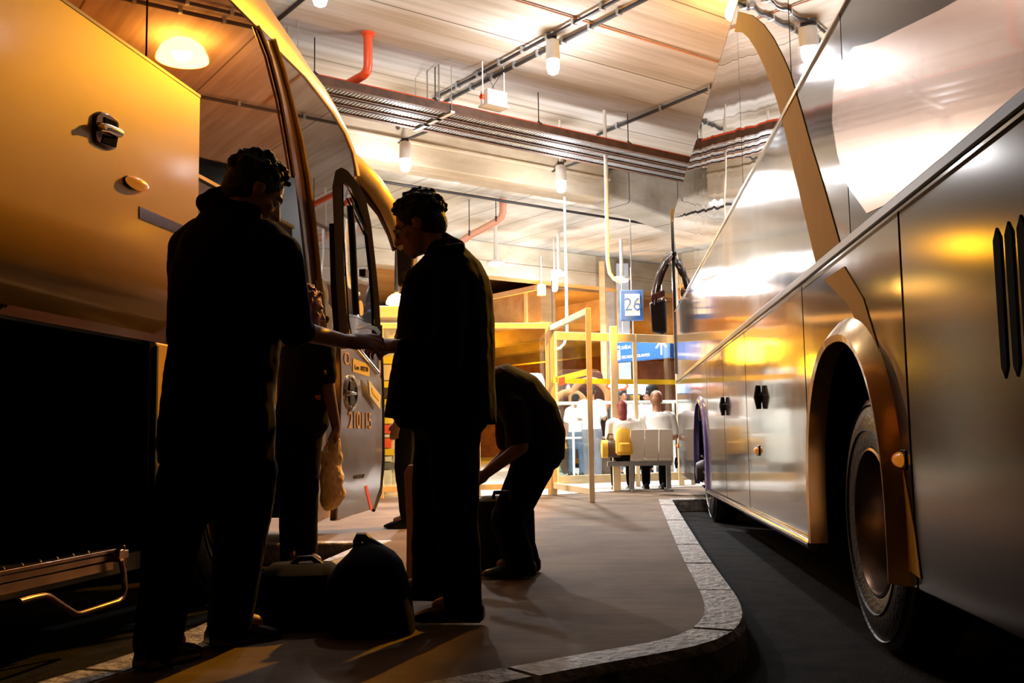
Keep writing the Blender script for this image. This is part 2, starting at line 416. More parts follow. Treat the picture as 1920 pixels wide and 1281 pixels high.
# battery light box on a trapeze
p = atz(925, 186, 5.22); W = 0.32
root = thing('emergency_light', 'white box emergency light hung on a wire trapeze by the conduits', 'light', p, TG)
Bx = lambda a, b: (Vector(a), Vector(b))
m = MB(); m.box((-0.15, -0.09, -0.09), (0.17, 0.09, 0.10)); m.build('body', 'white_paint', root, bevel=0.012)
m = MB(); m.box((-0.17, -0.11, -0.12), (0.18, 0.11, -0.095)); m.build('base_plate', 'white_paint', root)
for sx in (-0.17, 0.18):
    m = MB(); m.tube([(sx, 0, -0.11), (sx, 0, ZC-5.22-0.0)], 0.009, 8); m.build('hanger', 'white_paint', root)
m = MB(); m.tube([(-0.17, 0, 0.44), (0.05, 0, 0.08)], 0.004, 6); m.tube([(0.18, 0, 0.44), (-0.05, 0, 0.10)], 0.004, 6); m.build('wire', 'dark_metal', root)
m = MB(); m.lathe([(-0.20, 0.035), (-0.15, 0.035)], (0, 0, 0), 'X', 12); m.lathe([(-0.2, 0.03), (-0.15, 0.03)], (0, 0.0, 0.0), 'X', 12); m.build('indicator', 'red_pipe', root)
# ------------------------------------------------------------------ ground
ZR = -0.15
m = MB(); m.box((-40, -12, ZR-0.2), (45, 70, ZR)); struct(m.build('floor', 'asphalt'))
def g0(px, py, z=0.0): p = atz(px, py, z); return Vector((p.x, p.y, z))
edge_px = [(1262, 936), (1275, 958), (1292, 984), (1310, 1012), (1332, 1044), (1356, 1076), (1378, 1104), (1396, 1132), (1402, 1158), (1388, 1182), (1350, 1202),
           (1290, 1218), (1200, 1234), (1100, 1252), (1000, 1272), (880, 1296), (700, 1330), (450, 1352), (200, 1345), (60, 1310), (20, 1291), (120, 1263), (257, 1220), (400, 1160), (520, 1095), (620, 1042), (690, 1015)]
E1 = [g0(*p) for p in edge_px]
def smooth_path(P, it=2):
    for _ in range(it):
        Q = [P[0]]
        for a, b in zip(P[:-1], P[1:]): Q += [a.lerp(b, 0.25), a.lerp(b, 0.75)]
        Q.append(P[-1]); P = Q
    return P
E1 = smooth_path(E1)
right = g0(1262, 936); left = g0(690, 1015)
KW = 0.17
def inset(P, w):
    out = []
    for i, p in enumerate(P):
        t = (P[min(i+1, len(P)-1)]-P[max(i-1, 0)]).normalized(); n = Vector((t.y, -t.x, 0)); out.append(p+n*(-w) if False else p+n*w)
    return out
IN = inset(E1, KW)
cen = g0(900, 1100)
if (IN[len(IN)//2]-cen).length > (E1[len(IN)//2]-cen).length: IN = inset(E1, -KW)
# paved walking surface
m = MB()
poly = IN + [Vector((IN[-1].x-6, IN[-1].y+0.05, 0)), Vector((-22, IN[-1].y+0.6, 0)), Vector((-22, 60, 0)), Vector((40, 60, 0)), Vector((40, right.y+1.0, 0)), Vector((IN[0].x+0.2, IN[0].y, 0))]
poly = [Vector((p.x, p.y, -0.004)) for p in poly]
A = [m.v(p) for p in poly]; f = m.face(A)
B = [m.v((p.x, p.y, ZR-0.02)) for p in poly]
for i in range(len(poly)): m.face([A[i], A[(i+1) % len(A)], B[(i+1) % len(A)], B[i]])
bmesh.ops.triangulate(m.bm, faces=[f])
struct(m.build('floor', 'pavement'))
# kerb stones, each a stone
def resample(P, step):
    L = [0]
    for a, b in zip(P[:-1], P[1:]): L.append(L[-1]+(b-a).length)
    n = max(2, int(L[-1]/step)); out = []
    for k in range(n+1):
        t = L[-1]*k/n; i = 0
        while i < len(L)-2 and L[i+1] < t: i += 1
        s = (t-L[i])/max(1e-6, L[i+1]-L[i]); out.append((i, s))
    return out
idx = resample(E1, 0.98)
def at_idx(P, q): return P[q[0]].lerp(P[min(q[0]+1, len(P)-1)], q[1])
kl = resample(E1, 0.98)
for k in range(len(kl)-1):
    a, b = kl[k], kl[k+1]
    ta, tb = a[0]+a[1], b[0]+b[1]
    o_, i_ = [], []
    for j in range(7):
        t = ta+(tb-ta)*(0.015+0.97*j/6); i = min(int(t), len(E1)-2); s = t-i
        o_.append(E1[i].lerp(E1[i+1], s)); i_.append(IN[i].lerp(IN[i+1], s))
    c = o_[3].copy()
    m = MB(c)
    dz = 0.004*random.random()
    rings = [[(i_[j].x, i_[j].y, ZR), (i_[j].x, i_[j].y, dz), (o_[j].x*0.9+i_[j].x*0.1, o_[j].y*0.9+i_[j].y*0.1, dz), (o_[j].x, o_[j].y, -0.03), (o_[j].x, o_[j].y, ZR)] for j in range(7)]
    m.loft(rings)
    o = m.build('kerb_stone', 'kerb_stone', smooth=False); o.location = c
    o['kind'] = 'structure'; o.name = 'trim_%d' % (k+1)
# straight kerb under the left bus nose and riser behind the right front wheel
for n, (a, b) in enumerate((((IN[-1].x-6, IN[-1].y-0.02), (IN[-1].x, IN[-1].y-0.08)), ((right.x-0.02, right.y-0.02), (40, right.y+0.96)))):
    m = MB(); a = Vector((*a, 0)); b = Vector((*b, 0)); d = (b-a).normalized(); nn = Vector((-d.y, d.x, 0))
    m.prism([a, b, b+nn*0.17, a+nn*0.17], (0, 0, ZR-0.005)); struct(m.build('trim_%d' % (90+n), 'kerb_stone', bevel=0.015))
# ------------------------------------------------------------------ bus frames
def frame(th):
    R = Matrix.Rotation(-th, 3, 'Z'); return R, R.inverted()
TL, TR = 0.166, 0.09
RL, RLI = frame(TL); RR, RRI = frame(TR)
XL, XR = -2.5, 1.0
def hit(px, py, RI, X, lean=0.0, z0=0.0):
    """intersection with the plane x = X - lean*(z-z0) of the bus frame"""
    o = RI @ CP; d = RI @ ray(px, py)
    t = (X-lean*(o.z-z0)-o.x)/(d.x+lean*d.z); return o+d*t
def L(px, py, X=0.0): return hit(px, py, RLI, XL+X)
LE = 0.0
def LW(px, py, X=0.0): return hit(px, py, RLI, XL+X, LE, 2.0)
def R_(px, py, X=0.0): return hit(px, py, RRI, XR-X)     # X: how far proud of the flank
# ------------------------------------------------------------------ sodium lamps
def sodium(p, label, power, r=0.30, h=0.22, drop=True, zt=ZC):
    root = thing('dome_lamp', label, 'lamp', p)
    m = MB(); m.lathe([(0.0, r), (0.05, r*0.98), (h*0.6, r*0.80), (h*0.88, r*0.48), (h, r*0.12), (h-0.01, r*0.10), (h*0.86, r*0.44), (h*0.58, r*0.76), (0.05, r*0.94), (0.0, r*0.96)], (0, 0, 0), 'Z', 32, cap=False); m.build('dome', 'bulb_sodium', root, smooth=True)
    m = MB(); m.lathe([(h, 0.03), (h+0.02, 0.05), (zt-p.z, 0.02)], (0, 0, 0), 'Z', 12); m.build('stem', 'dark_metal', root, smooth=True)
    l = light('lamp_light', p+Vector((0, 0, 0.08)), power, SOD, 0.10)
    l.data.type = 'SPOT'; l.data.spot_size = math.radians(168); l.data.spot_blend = 0.35
    return root
o = RLI @ CP
q = LW(342, 112); d = (RLI @ ray(342, 112)).normalized()
nrm = Vector((1, 0, LE)).normalized(); rd = d-2*d.dot(nrm)*nrm
t = (5.42-q.z)/rd.z
SL = RL @ (q+rd*t)
print('sodium lamp at', SL, 'px', [round(v, 1) for v in (SL-CP)])
sodium(Vector((SL.x, SL.y, 5.42)), 'bell shaped sodium lamp under the ceiling in front of the buses', 3200, r=0.31, h=0.27)
"""hidden behind the man: second sodium lamp at the far left"""
sodium(atz(744, 570, 3.55), 'glowing orange sodium lamp beside the open bus door', 500, r=0.22)

# ------------------------------------------------------------------ bus materials
def paint(name, col, metal, rough, wave=0.0, wscale=1.2, coat=0.6, crough=0.04, grime=0.1, stretch=(1, 1, 1)):
    m = mat(name, col, rough, metal, noise=grime, nscale=3.0)
    nt = m.node_tree; b = nt.nodes['Principled BSDF']; b.inputs['Coat IOR'].default_value = 1.55
    b.inputs['Coat Weight'].default_value = coat; b.inputs['Coat Roughness'].default_value = crough
    if wave:
        tc = nt.nodes.new('ShaderNodeTexCoord'); mp = nt.nodes.new('ShaderNodeMapping'); mp.inputs['Scale'].default_value = stretch
        n = nt.nodes.new('ShaderNodeTexNoise'); n.inputs['Scale'].default_value = wscale; n.inputs['Detail'].default_value = 1.5
        nt.links.new(tc.outputs['Object'], mp.inputs[0]); nt.links.new(mp.outputs[0], n.inputs['Vector'])
        bp = nt.nodes.new('ShaderNodeBump'); bp.inputs['Strength'].default_value = 1.0; bp.inputs['Distance'].default_value = wave
        nt.links.new(n.outputs['Fac'], bp.inputs['Height']); nt.links.new(bp.outputs[0], b.inputs['Normal']); nt.links.new(bp.outputs[0], b.inputs['Coat Normal'])
    return m
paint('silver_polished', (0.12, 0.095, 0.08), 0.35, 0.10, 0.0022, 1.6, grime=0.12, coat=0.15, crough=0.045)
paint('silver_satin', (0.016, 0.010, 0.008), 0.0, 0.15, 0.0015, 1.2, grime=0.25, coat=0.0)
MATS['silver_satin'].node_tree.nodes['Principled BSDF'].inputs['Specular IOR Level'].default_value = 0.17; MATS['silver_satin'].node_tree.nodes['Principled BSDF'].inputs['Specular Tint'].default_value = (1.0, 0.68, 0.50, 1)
paint('bus_yellow', (0.80, 0.48, 0.10), 0.15, 0.28, 0.001, grime=0.05)
paint('bus_yellow_metal', (0.62, 0.36, 0.10), 0.7, 0.20, 0.003, grime=0.08)
paint('bus_cream', (0.85, 0.47, 0.05), 0.05, 0.38, 0.0008, grime=0.04, coat=0.8, crough=0.12)
paint('bus_brown', (0.10, 0.035, 0.025), 0.5, 0.15, 0.002, grime=0.1)
paint('amber_glass', (0.42, 0.17, 0.035), 0.92, 0.015, 0.0003, 0.9, grime=0.02, coat=0.25, crough=0.01)
paint('dark_glass', (0.16, 0.10, 0.085), 0.92, 0.015, 0.0003, 0.9, grime=0.02, coat=1.0, crough=0.01)
paint('mirror_glass', (0.46, 0.46, 0.48), 0.98, 0.02, 0.004, 1.3, grime=0.03, coat=1.0, crough=0.01)
mat('arc_yellow', (0.85, 0.42, 0.05), 0.75, spec=0.04)
paint('purple_trim', (0.10, 0.08, 0.30), 0.4, 0.2)
mat('bus_black', (0.010, 0.009, 0.009), 0.4)
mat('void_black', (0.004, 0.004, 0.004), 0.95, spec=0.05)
paint('door_silver', (0.50, 0.44, 0.42), 0.9, 0.12, 0.004, 2.0, grime=0.08)
mat('label_cream', (0.80, 0.62, 0.25), 0.6)
mat('label_text', (0.08, 0.05, 0.03), 0.7)

# ------------------------------------------------------------------ wheel
def wheel(parent, c, side, D=1.04, W=0.29, dish=0.16, name='wheel'):
    """c: centre of the outer face in the frame of the parent, side: +1 outer face towards +X, -1 towards -X"""
    root = bpy.data.objects.new(name, None); root.parent = parent; root.location = c; COL.objects.link(root)
    r = D/2; s = side
    prof = [(-W, r*0.62), (-W*0.98, r*0.80), (-W*0.86, r*0.96), (-W*0.74, r), (-W*0.5, r*1.004), (-W*0.26, r), (-W*0.13, r*0.965), (-0.012, r*0.85), (0.0, r*0.76), (-0.006, r*0.66), (-0.018, r*0.585), (-0.04, r*0.575)]
    m = MB(); m.lathe([(a*s, q) for a, q in prof+[(-0.12, r*0.60), (-W, r*0.62)]], (0, 0, 0), 'X', 72, cap=False); t = m.build('tyre', 'tyre_rubber', root, smooth=True)
    for rr in (0.70, 0.90):
        m = MB(); m.lathe([(s*(-0.004 if rr < .8 else -0.022), r*rr), (s*(0.004 if rr < .8 else -0.015), r*(rr+0.008)), (s*(-0.004 if rr < .8 else -0.024), r*(rr+0.016))], (0, 0, 0), 'X', 72, cap=False); m.build('sidewall_ring', 'tyre_rubber', t, smooth=True)
    for gz in (-W*0.32, -W*0.5, -W*0.68):
        m = MB(); m.lathe([(s*(gz-0.006), r*1.001), (s*(gz-0.005), r*1.009), (s*(gz+0.005), r*1.009), (s*(gz+0.006), r*1.001)], (0, 0, 0), 'X', 72, cap=False); m.build('tread_rib', 'black_rubber', t)
    prof = [(-0.030, r*0.585), (-0.015, r*0.575), (-0.012, r*0.555), (-0.035, r*0.535), (-dish*0.6, r*0.515), (-dish, r*0.47)]
    m = MB(); m.lathe([(a*s, q) for a, q in prof], (0, 0, 0), 'X', 64, cap=False); m.build('rim', 'rim_metal', root, smooth=True)
    m = MB(); m.lathe([(a*s, q) for a, q in [(-dish-0.03, r*0.47), (-dish, r*0.47), (-dish*1.05, r*0.36), (-dish*0.85, r*0.30), (-dish*0.8, r*0.20), (-dish*0.8, r*0.02)]], (0, 0, 0), 'X', 64); m.build('wheel_disc', 'wheel_paint', root, smooth=True)
    m = MB(); m.lathe([(s*-dish, r*0.235), (s*(-dish+0.05), r*0.22), (s*(-dish+0.10), r*0.17), (s*(-dish+0.11), r*0.05)], (0, 0, 0), 'X', 32); m.build('hub', 'wheel_paint', root, smooth=True)
    for k in range(10):
        a = 2*PI*k/10; p = Vector((s*(-dish), math.cos(a)*r*0.32, math.sin(a)*r*0.32))
        m = MB(p); m.lathe([(-0.005, 0.017), (s*0.035, 0.016), (s*0.045, 0.006)], p, 'X', 6); n = m.build('wheel_nut', 'chrome', root); n.location = p
    return root

# ================================================================== RIGHT BUS
cR = Vector((XR+1.25, 6.0, ZR))
busR = thing('intercity_bus', 'polished silver coach on the right, its flank reflecting the lamps, yellow arc on its side', 'bus', RR @ cR, -TR)
def RB(): return MB(cR)
sw = R_(1600, 950).y                       # near wheel centre along the bus
zw = ZR+0.52
s0, s1 = -2.2, R_(1262, 500).y             # rear end (behind the camera side) and nose
print('right bus: wheel s', sw, 'nose s', s1, 'roof z', R_(1343, 124).z, 'roof front', R_(1268, 375).z, 'trim', R_(1900, 210).z, R_(1300, 690).z, 'win', R_(1475, 195).z, R_(1330, 475).z, 'skirt', R_(1420, 960).z, R_(1530, 1020).z)
ZTR = (R_(1900, 210).z+R_(1300, 690).z)/2
ZWB = (R_(1475, 195).z+R_(1330, 475).z)/2
ZRF = (R_(1343, 124).z+R_(1290, 300).z)/2
ZSK = R_(1480, 990).z
sf = R_(1318, 930).y                       # front wheel
print('ZTR', ZTR, 'ZWB', ZWB, 'ZRF', ZRF, 'ZSK', ZSK, 'sf', sf)
def arch(s, w=0.66, h=0.74, n=22, e=2.3):
    """points of a wheel opening, from rear bottom over the top to the front bottom (in s,z)"""
    out = []
    for k in range(n+1):
        a = PI*k/n; c, t = math.cos(a), math.sin(a)
        out.append((s-w*math.copysign(abs(c)**(2/e), c), zw+h*abs(t)**(2/e)))
    out[0] = (s-w, zw); out[-1] = (s+w, zw)
    return out
def sidepanel(pts, name, mt, X=0.0, th=0.03, parent=None, bevel=0.006):
    m = RB(); m.prism([(XR-X, a, b) for a, b in pts], (th, 0, 0)); return m.build(name, mt, parent or busR, bevel=bevel)
g = 0.006
# lower side panels between seams; seams read from the picture
seams = sorted([R_(1700, 700).y, R_(1502, 800).y+0.02, R_(1403, 850).y, R_(1345, 850).y])
print('seams', seams, 'arch', sw-0.66, sw+0.66, sf-0.62, sf+0.62)
aw = arch(sw); af = arch(sf, 0.60, 0.72)
r1 = R_(1700, 700).y
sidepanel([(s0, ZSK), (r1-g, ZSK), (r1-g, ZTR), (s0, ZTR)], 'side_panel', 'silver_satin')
# panel carrying the near wheel opening
z_ = ZSK
pts = [(r1+g, z_), (aw[0][0], z_)] + aw + [(aw[-1][0], z_), (sw+0.86, z_), (sw+0.86, ZTR), (r1+g, ZTR)]
sidepanel(pts, 'side_panel', 'silver_polished')
sa = sw+0.86+g*2; sb = R_(1403, 850).y; sc_ = sf-0.78
cuts = [sa, sa+(sb-sa)*1.0, sb+(sc_-sb)*0.5, sc_]
for a, b in zip(cuts[:-1], cuts[1:]):
    if b-a > 0.1: sidepanel([(a, z_), (b-2*g, z_), (b-2*g, ZTR), (a, ZTR)], 'luggage_door', 'silver_polished')
pts = [(sc_, z_), (af[0][0], z_)] + af + [(af[-1][0], z_), (s1-0.5, z_), (s1-0.12, z_+0.12), (s1-0.02, ZTR), (sc_, ZTR)]
sidepanel(pts, 'side_panel', 'silver_polished')
# black rubber rail and the bright moulding under it
m = RB(); m.box((XR-0.018, s0, ZTR-0.022), (XR+0.02, s1-0.03, ZTR+0.022)); m.build('rubber_rail', 'bus_black', busR, bevel=0.008)
m = RB(); m.box((XR-0.01, s0, ZTR-0.034), (XR+0.02, s1-0.03, ZTR-0.024)); m.build('moulding', 'silver_polished', busR)
# painted upper side from rail to window sill
sd = R_(1560, 170).y
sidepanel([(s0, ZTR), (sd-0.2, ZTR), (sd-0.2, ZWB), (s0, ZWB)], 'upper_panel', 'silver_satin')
sidepanel([(sd-0.2+0.003, ZTR), (s1-0.02, ZTR), (s1, ZWB-0.4), (s1-0.02, ZWB), (sd-0.2+0.003, ZWB)], 'upper_panel', 'silver_polished')
m = RB(); m.box((XR-0.012, s0, ZWB-0.012), (XR+0.02, s1-0.04, ZWB+0.010)); m.build('moulding', 'chrome', busR, bevel=0.004)
# side windows
wb = [s0, R_(1690, -20).y if False else 1.2, R_(1484, 40).y, R_(1384, 100).y, s1-0.05]
wb = [s0, 1.9, R_(1482, 100).y, R_(1384, 100).y, s1-0.03]
print('win cuts', wb)
for k, (a, b) in enumerate(zip(wb[:-1], wb[1:])):
    last = k == len(wb)-2
    ptsw = [(a+0.008, ZWB+0.012), (b-0.008, ZWB+0.012), (b-0.008, ZRF-0.06), (a+0.008, ZRF-0.06)]
    if last: ptsw = [(a+0.008, ZWB+0.012), (b-0.008, ZWB+0.012), (b-0.05, ZWB+0.8), (b-0.12, ZRF-0.06), (a+0.008, ZRF-0.06)]
    sidepanel(ptsw, 'side_window', 'mirror_glass', th=0.02, bevel=0.003)
# core body behind the panels with roof edge
W_ = 2.5
m = RB()
prof = [(s0, ZTR-0.2), (s1-0.35, ZTR-0.2), (s1-0.06, ZTR+0.1), (s1-0.03, ZWB-0.4), (s1-0.06, ZWB), (s1-0.18, ZRF-0.1), (s1-0.35, ZRF), (s0, ZRF)]
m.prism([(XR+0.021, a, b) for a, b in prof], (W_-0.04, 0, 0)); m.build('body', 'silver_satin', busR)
m = RB()
R1 = [(XR, ZRF-0.06), (XR+0.01, ZRF-0.01), (XR+0.05, ZRF+0.025), (XR+W_*0.5, ZRF+0.10), (XR+W_-0.05, ZRF+0.025), (XR+W_, ZRF-0.06)]
m.loft([[(x, s, z) for x, z in R1] for s in (s0, s1-0.6, s1-0.3)]+[[(x+(0.15 if x < XR+1 else -0.15), s1-0.1, z-0.09) for x, z in R1]]); m.build('roof', 'silver_polished', busR, smooth=True)
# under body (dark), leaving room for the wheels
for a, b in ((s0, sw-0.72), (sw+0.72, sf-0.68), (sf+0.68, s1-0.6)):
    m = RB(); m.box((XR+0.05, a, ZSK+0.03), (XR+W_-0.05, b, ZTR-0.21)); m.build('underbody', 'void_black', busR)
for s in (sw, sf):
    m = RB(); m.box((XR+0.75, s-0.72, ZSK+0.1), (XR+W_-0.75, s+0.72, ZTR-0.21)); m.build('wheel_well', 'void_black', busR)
# skirt moulding
m = RB(); m.tube([(XR-0.012, sw+0.80, ZSK-0.02), (XR-0.012, sb+0.05, ZSK-0.02)], 0.028, 10); m.build('skirt_rail', 'silver_polished', busR, smooth=True)
m = RB(); m.tube([(XR-0.012, sb+0.09, ZSK-0.02), (XR-0.012, sc_+0.05, ZSK-0.02)], 0.024, 10); m.build('skirt_rail', 'silver_polished', busR, smooth=True)
# wheel arch flares
def flare(s, w, h, mt, out=0.05, wid=0.10):
    A_ = arch(s, w, h, 28); rings = []
    B_ = arch(s, w+wid, h+wid*0.95, 28)
    A_ = [(s-w, ZSK)]+A_+[(s+w, ZSK)]; B_ = [(s-w-wid, ZSK)]+B_+[(s+w+wid, ZSK)]
    for (a, b), (c, d) in zip(A_, B_):
        mid = ((a+c)/2, (b+d)/2)
        rings.append([(XR+0.03, a, b), (XR-out, a, b), (XR-out*1.1, a*0.7+c*0.3, b*0.7+d*0.3), (XR-out*0.45, a*0.25+c*0.75, b*0.25+d*0.75), (XR+0.0, c, d), (XR+0.03, c, d)])
    m = RB(); m.loft(rings); return m.build('wheel_arch_flare', mt, busR, smooth=True)
flare(sw, 0.655, 0.735, 'bus_yellow_metal'); flare(sf, 0.595, 0.715, 'purple_trim', 0.03, 0.08)
wheel(busR, Vector((XR+0.06, sw, zw))-cR, -1, dish=0.2, name='wheel')
wheel(busR, Vector((XR+0.06, sf, zw))-cR, -1, dish=-0.02, name='wheel')
wheel(busR, Vector((XR+W_-0.06, sw, zw))-cR, 1, name='wheel'); wheel(busR, Vector((XR+W_-0.06, sf, zw))-cR, 1, name='wheel')
# yellow arc decal: follows a circle sweep on the flank
outer = [(1384, 22), (1410, 29), (1431, 46), (1449, 71), (1468, 108), (1481, 138), (1502, 209), (1520, 273), (1541, 340), (1558, 400), (1573, 453), (1580, 478)]
inner = [(1377, 60), (1392, 61), (1404, 72), (1418, 94), (1433, 126), (1449, 166), (1461, 205), (1470, 241), (1488, 319), (1504, 385), (1520, 453), (1532, 508)]
m = RB()
po = [R_(px, py, 0.004) for px, py in outer]; pi_ = [R_(px, py, 0.004) for px, py in inner]
m.loft([[a, b, b+Vector((0.003, 0, 0)), a+Vector((0.003, 0, 0))] for a, b in zip(po, pi_)]); m.build('yellow_arc', 'arc_yellow', busR)
lo = [(1582, 500), (1618, 560), (1660, 700), (1690, 860), (1715, 1000), (1726, 1086)]
li = [(1545, 525), (1590, 570), (1630, 660), (1660, 800), (1684, 960), (1692, 1060)]
m = RB(); po = [R_(px, py, 0.004) for px, py in lo]; pi_ = [R_(px, py, 0.004) for px, py in li]
m.loft([[a, b, b+Vector((0.003, 0, 0)), a+Vector((0.003, 0, 0))] for a, b in zip(po, pi_)]); m.build('yellow_arc', 'arc_yellow', busR)
# darker bronze disc graphic on the upper side
m = RB(); disc = [(1640, 78), (1600, 88), (1573, 120), (1562, 170), (1560, 230), (1570, 290), (1590, 350), (1625, 400), (1700, 365), (1800, 285), (1915, 190), (1990, 120), (1990, 30), (1900, -60), (1760, 20)]
m.prism([R_(px, py, 0.003) for px, py in disc], (0.002, 0, 0)); m.build('bronze_disc', paint('bronze', (0.40, 0.25, 0.17), 0.85, 0.24, 0.002), busR)
# locks, lamps, louvres
for px, py in ((1428, 745), (1360, 762), (1318, 775), (1271, 868)):
    p = R_(px, py); m = RB()
    m.tube([p+Vector((-0.02, 0, -0.075)), p+Vector((-0.025, 0, 0)), p+Vector((-0.02, 0, 0.075))], [0.016, 0.026, 0.016], 10); m.lathe([(-0.03, 0.028), (0.0, 0.034)], p, 'X', 16)
    m.build('door_lock', 'bus_black', busR, smooth=True)
for px, py in ((1690, 862), (1422, 845), (1325, 836), (1272, 836)):
    p = R_(px, py); m = RB(); sz = 0.055
    m.ball(p, (0.03, sz, 0.028)); o = m.build('marker_lamp', 'amber_lens', busR, smooth=True)
    m = RB(); m.box(p+Vector((-0.006, -sz*1.15, -0.034)), p+Vector((0.004, sz*1.15, 0.034))); m.build('lamp_base', 'bus_black', o, bevel=0.004)
for k in range(6):
    s = R_(1880, 600).y-0.075*k
    p1, p2 = R_(1880, 420).z, R_(1880, 690).z
    m = RB(); m.prism([(XR-0.004, s+0.022, p2), (XR-0.004, s+0.026, p1-0.03), (XR-0.004, s, p1), (XR-0.004, s-0.026, p1-0.03), (XR-0.004, s-0.022, p2), (XR-0.004, s, p2-0.03)], (0.02, 0, 0))
    m.build('louvre_slot', 'void_black', busR, bevel=0.003)
# door mirror at the nose
def R2(px, py, s):
    o = RRI @ CP; d = RRI @ ray(px, py); t = (s-o.y)/d.y; return o+d*t
sm = s1+0.25
m = RB(); m.tube([R2(1262, 476, s1-0.3), R2(1251, 486, sm), R2(1238, 515, sm+0.05), R2(1228, 550, sm+0.05), R2(1226, 575, sm)], [0.03, 0.10, 0.12, 0.10, 0.07], 14, flat=0.45); arm = m.build('mirror_arm', 'silver_satin', busR, smooth=True)
q = [R2(px, py, sm-0.05) for px, py in ((1217, 568), (1247, 560), (1248, 622), (1243, 627), (1222, 623))]
m = RB(); m.prism(q, (0.03, 0.14, 0)); hs = m.build('mirror', 'bus_black', busR, bevel=0.02)
q = [R2(px, py, sm-0.056) for px, py in ((1220, 572), (1244, 565), (1245, 618), (1241, 622), (1224, 619))]
m = RB(); m.prism(q, (0.0, 0.005, 0)); m.build('mirror_face', 'dark_glass', hs)
q = [R2(px, py, sm-0.052) for px, py in ((1221, 552), (1245, 543), (1245, 556), (1220, 565))]
m = RB(); m.prism(q, (0.02, 0.08, 0)); m.build('mirror', 'bus_brown', busR, bevel=0.01)
m = RB(); ff = [R2(px, py, s1-0.02) for px, py in ((1253, 500), (1262, 480), (1266, 700), (1258, 700))]
m.prism([(XR-0.02, s1-0.04, 1.6), (XR-0.02, s1+0.02, 1.8), (XR-0.02, s1+0.02, 3.2), (XR-0.02, s1-0.05, 3.9), (XR-0.02, s1-0.10, 3.9), (XR-0.02, s1-0.06, 1.6)], (0.05, 0, 0)); m.build('corner_trim', 'chrome', busR)
# fine wiper-cleaned scratches are in the bump; panel seam lines over the rail
for px in (1484,):
    pass
# ================================================================== LEFT BUS
cL = Vector((XL-1.25, 5.0, ZR))
busL = thing('intercity_bus', 'yellow and dark glass coach on the left with raised luggage door and open entrance door', 'bus', RL @ cL, -TL)
def LB(): return MB(cL)
zs = L(220, 1035).z; s_f = L(293, 640).y
print('left: sill z', zs, 'opening front s', s_f, 'win bottom', L(374, 328).z, 'top', LW(483, 54).z, LW(640, 232).z, 'nose', L(665, 287), 'front wheel', L(445, 1040))
ZWL = L(374, 328).z
zt_ = LW(560, 135).z
def lpoly(pts, name, mt, X=0.0, th=0.03, lean=False, par=None, bevel=0.004, d=None):
    fn = LW if lean else L
    m = LB(); P = [fn(px, py, X) for px, py in pts]
    m.prism(P, d or (-th, 0, 0)); return m.build(name, mt, par or busL, bevel=bevel)
SB = -2.5                    # rear end of what is built
# window strip, leaning in above the sill
def lw(s, z, X=0.0): return Vector((XL+X-LE*(z-2.0), s, z))
def wpane(s0_, s1_, z0, z1, name='side_window', mt='amber_glass', X=0.0, s1t=None):
    m = LB(); P = [lw(s0_, z0, X), lw(s1_, z0, X), lw(s1t if s1t is not None else s1_, z1, X), lw(s0_, z1, X)]
    m.prism(P, (-0.02, 0, 0)); return m.build(name, mt, busL, bevel=0.003)
seam = LW(275, 60).y; seam0 = seam-1.75
pl_b = LW(600, 600); pil0 = LW(485, 50); 
pilb = LW(553, 330)
for a, b in ((SB, seam0-1.75), (seam0-1.75, seam0), (seam0, seam)): wpane(a+0.006, b-0.006, ZWL, zt_)
# front pane up to the leaning pillar
P = [lw(seam+0.006, ZWL), LW(553, 334), LW(542, 265), LW(528, 190), LW(508, 115), LW(488, 52)]
P = [p for p in P]; P.append(lw(seam+0.006, zt_))
m = LB(); m.prism(P, (-0.02, 0, 0)); m.build('side_window', 'amber_glass', busL, bevel=0.003)
m = LB(); m.box((XL-0.03, SB, ZWL-0.02), (XL+0.008, pilb.y-0.02, ZWL+0.0)); m.build('moulding', 'bus_yellow', busL)
# leaning pillar: brown strip, yellow beading
pl = [(485, 48), (507, 105), (527, 185), (541, 262), (552, 330), (562, 420), (573, 520), (584, 620), (590, 700)]
pr = [(512, 74), (530, 130), (548, 200), (562, 262), (574, 330), (586, 420), (596, 520), (606, 620), (612, 700)]
m = LB(); m.loft([[LW(*a, 0.012), LW(*b, 0.012), LW(*b, -0.02), LW(*a, -0.02)] for a, b in zip(pl, pr)]); m.build('pillar', 'bus_brown', busL, bevel=0.004)
m = LB(); m.tube([LW(a, b, 0.018) for a, b in pl[:5]], 0.008, 6); m.build('beading', 'bus_yellow', busL)
m = LB(); m.tube([LW(a+2, b, 0.02) for a, b in pr], [0.014]*3+[0.022]*6, 8); m.build('beading', 'bus_yellow', busL, smooth=True)
# dark front quarter glass
P = [(514, 78), (530, 103), (570, 144), (600, 183), (624, 215), (645, 250), (660, 287), (672, 330), (690, 420), (702, 520), (706, 640), (614, 700), (606, 620), (596, 520), (586, 420), (574, 330), (562, 262), (548, 200), (530, 130)]
lpoly(P, 'quarter_glass', 'dark_glass', 0.0, 0.02, True)
# yellow roof edge band
ti = [(300, -140), (430, 0), (483, 53), (523, 97), (570, 144), (600, 183), (624, 215), (645, 250), (660, 287), (668, 330)]
to = [(400, -140), (493, -5), (540, 65), (562, 97), (583, 130), (608, 163), (630, 200), (650, 240), (666, 283), (674, 330)]
m = LB(); rings = []
for a, b in zip(ti, to):
    A_ = LW(*a); B_ = LW(*b); A_.x += 0.01
    rings.append([A_, A_.lerp(B_, 0.5)+Vector((0.012, 0, 0)), B_, B_+Vector((-0.25, 0, -0.02)), A_+Vector((-0.06, 0, -0.03))])
m.loft(rings); m.build('roof_edge', 'bus_yellow', busL, smooth=True)
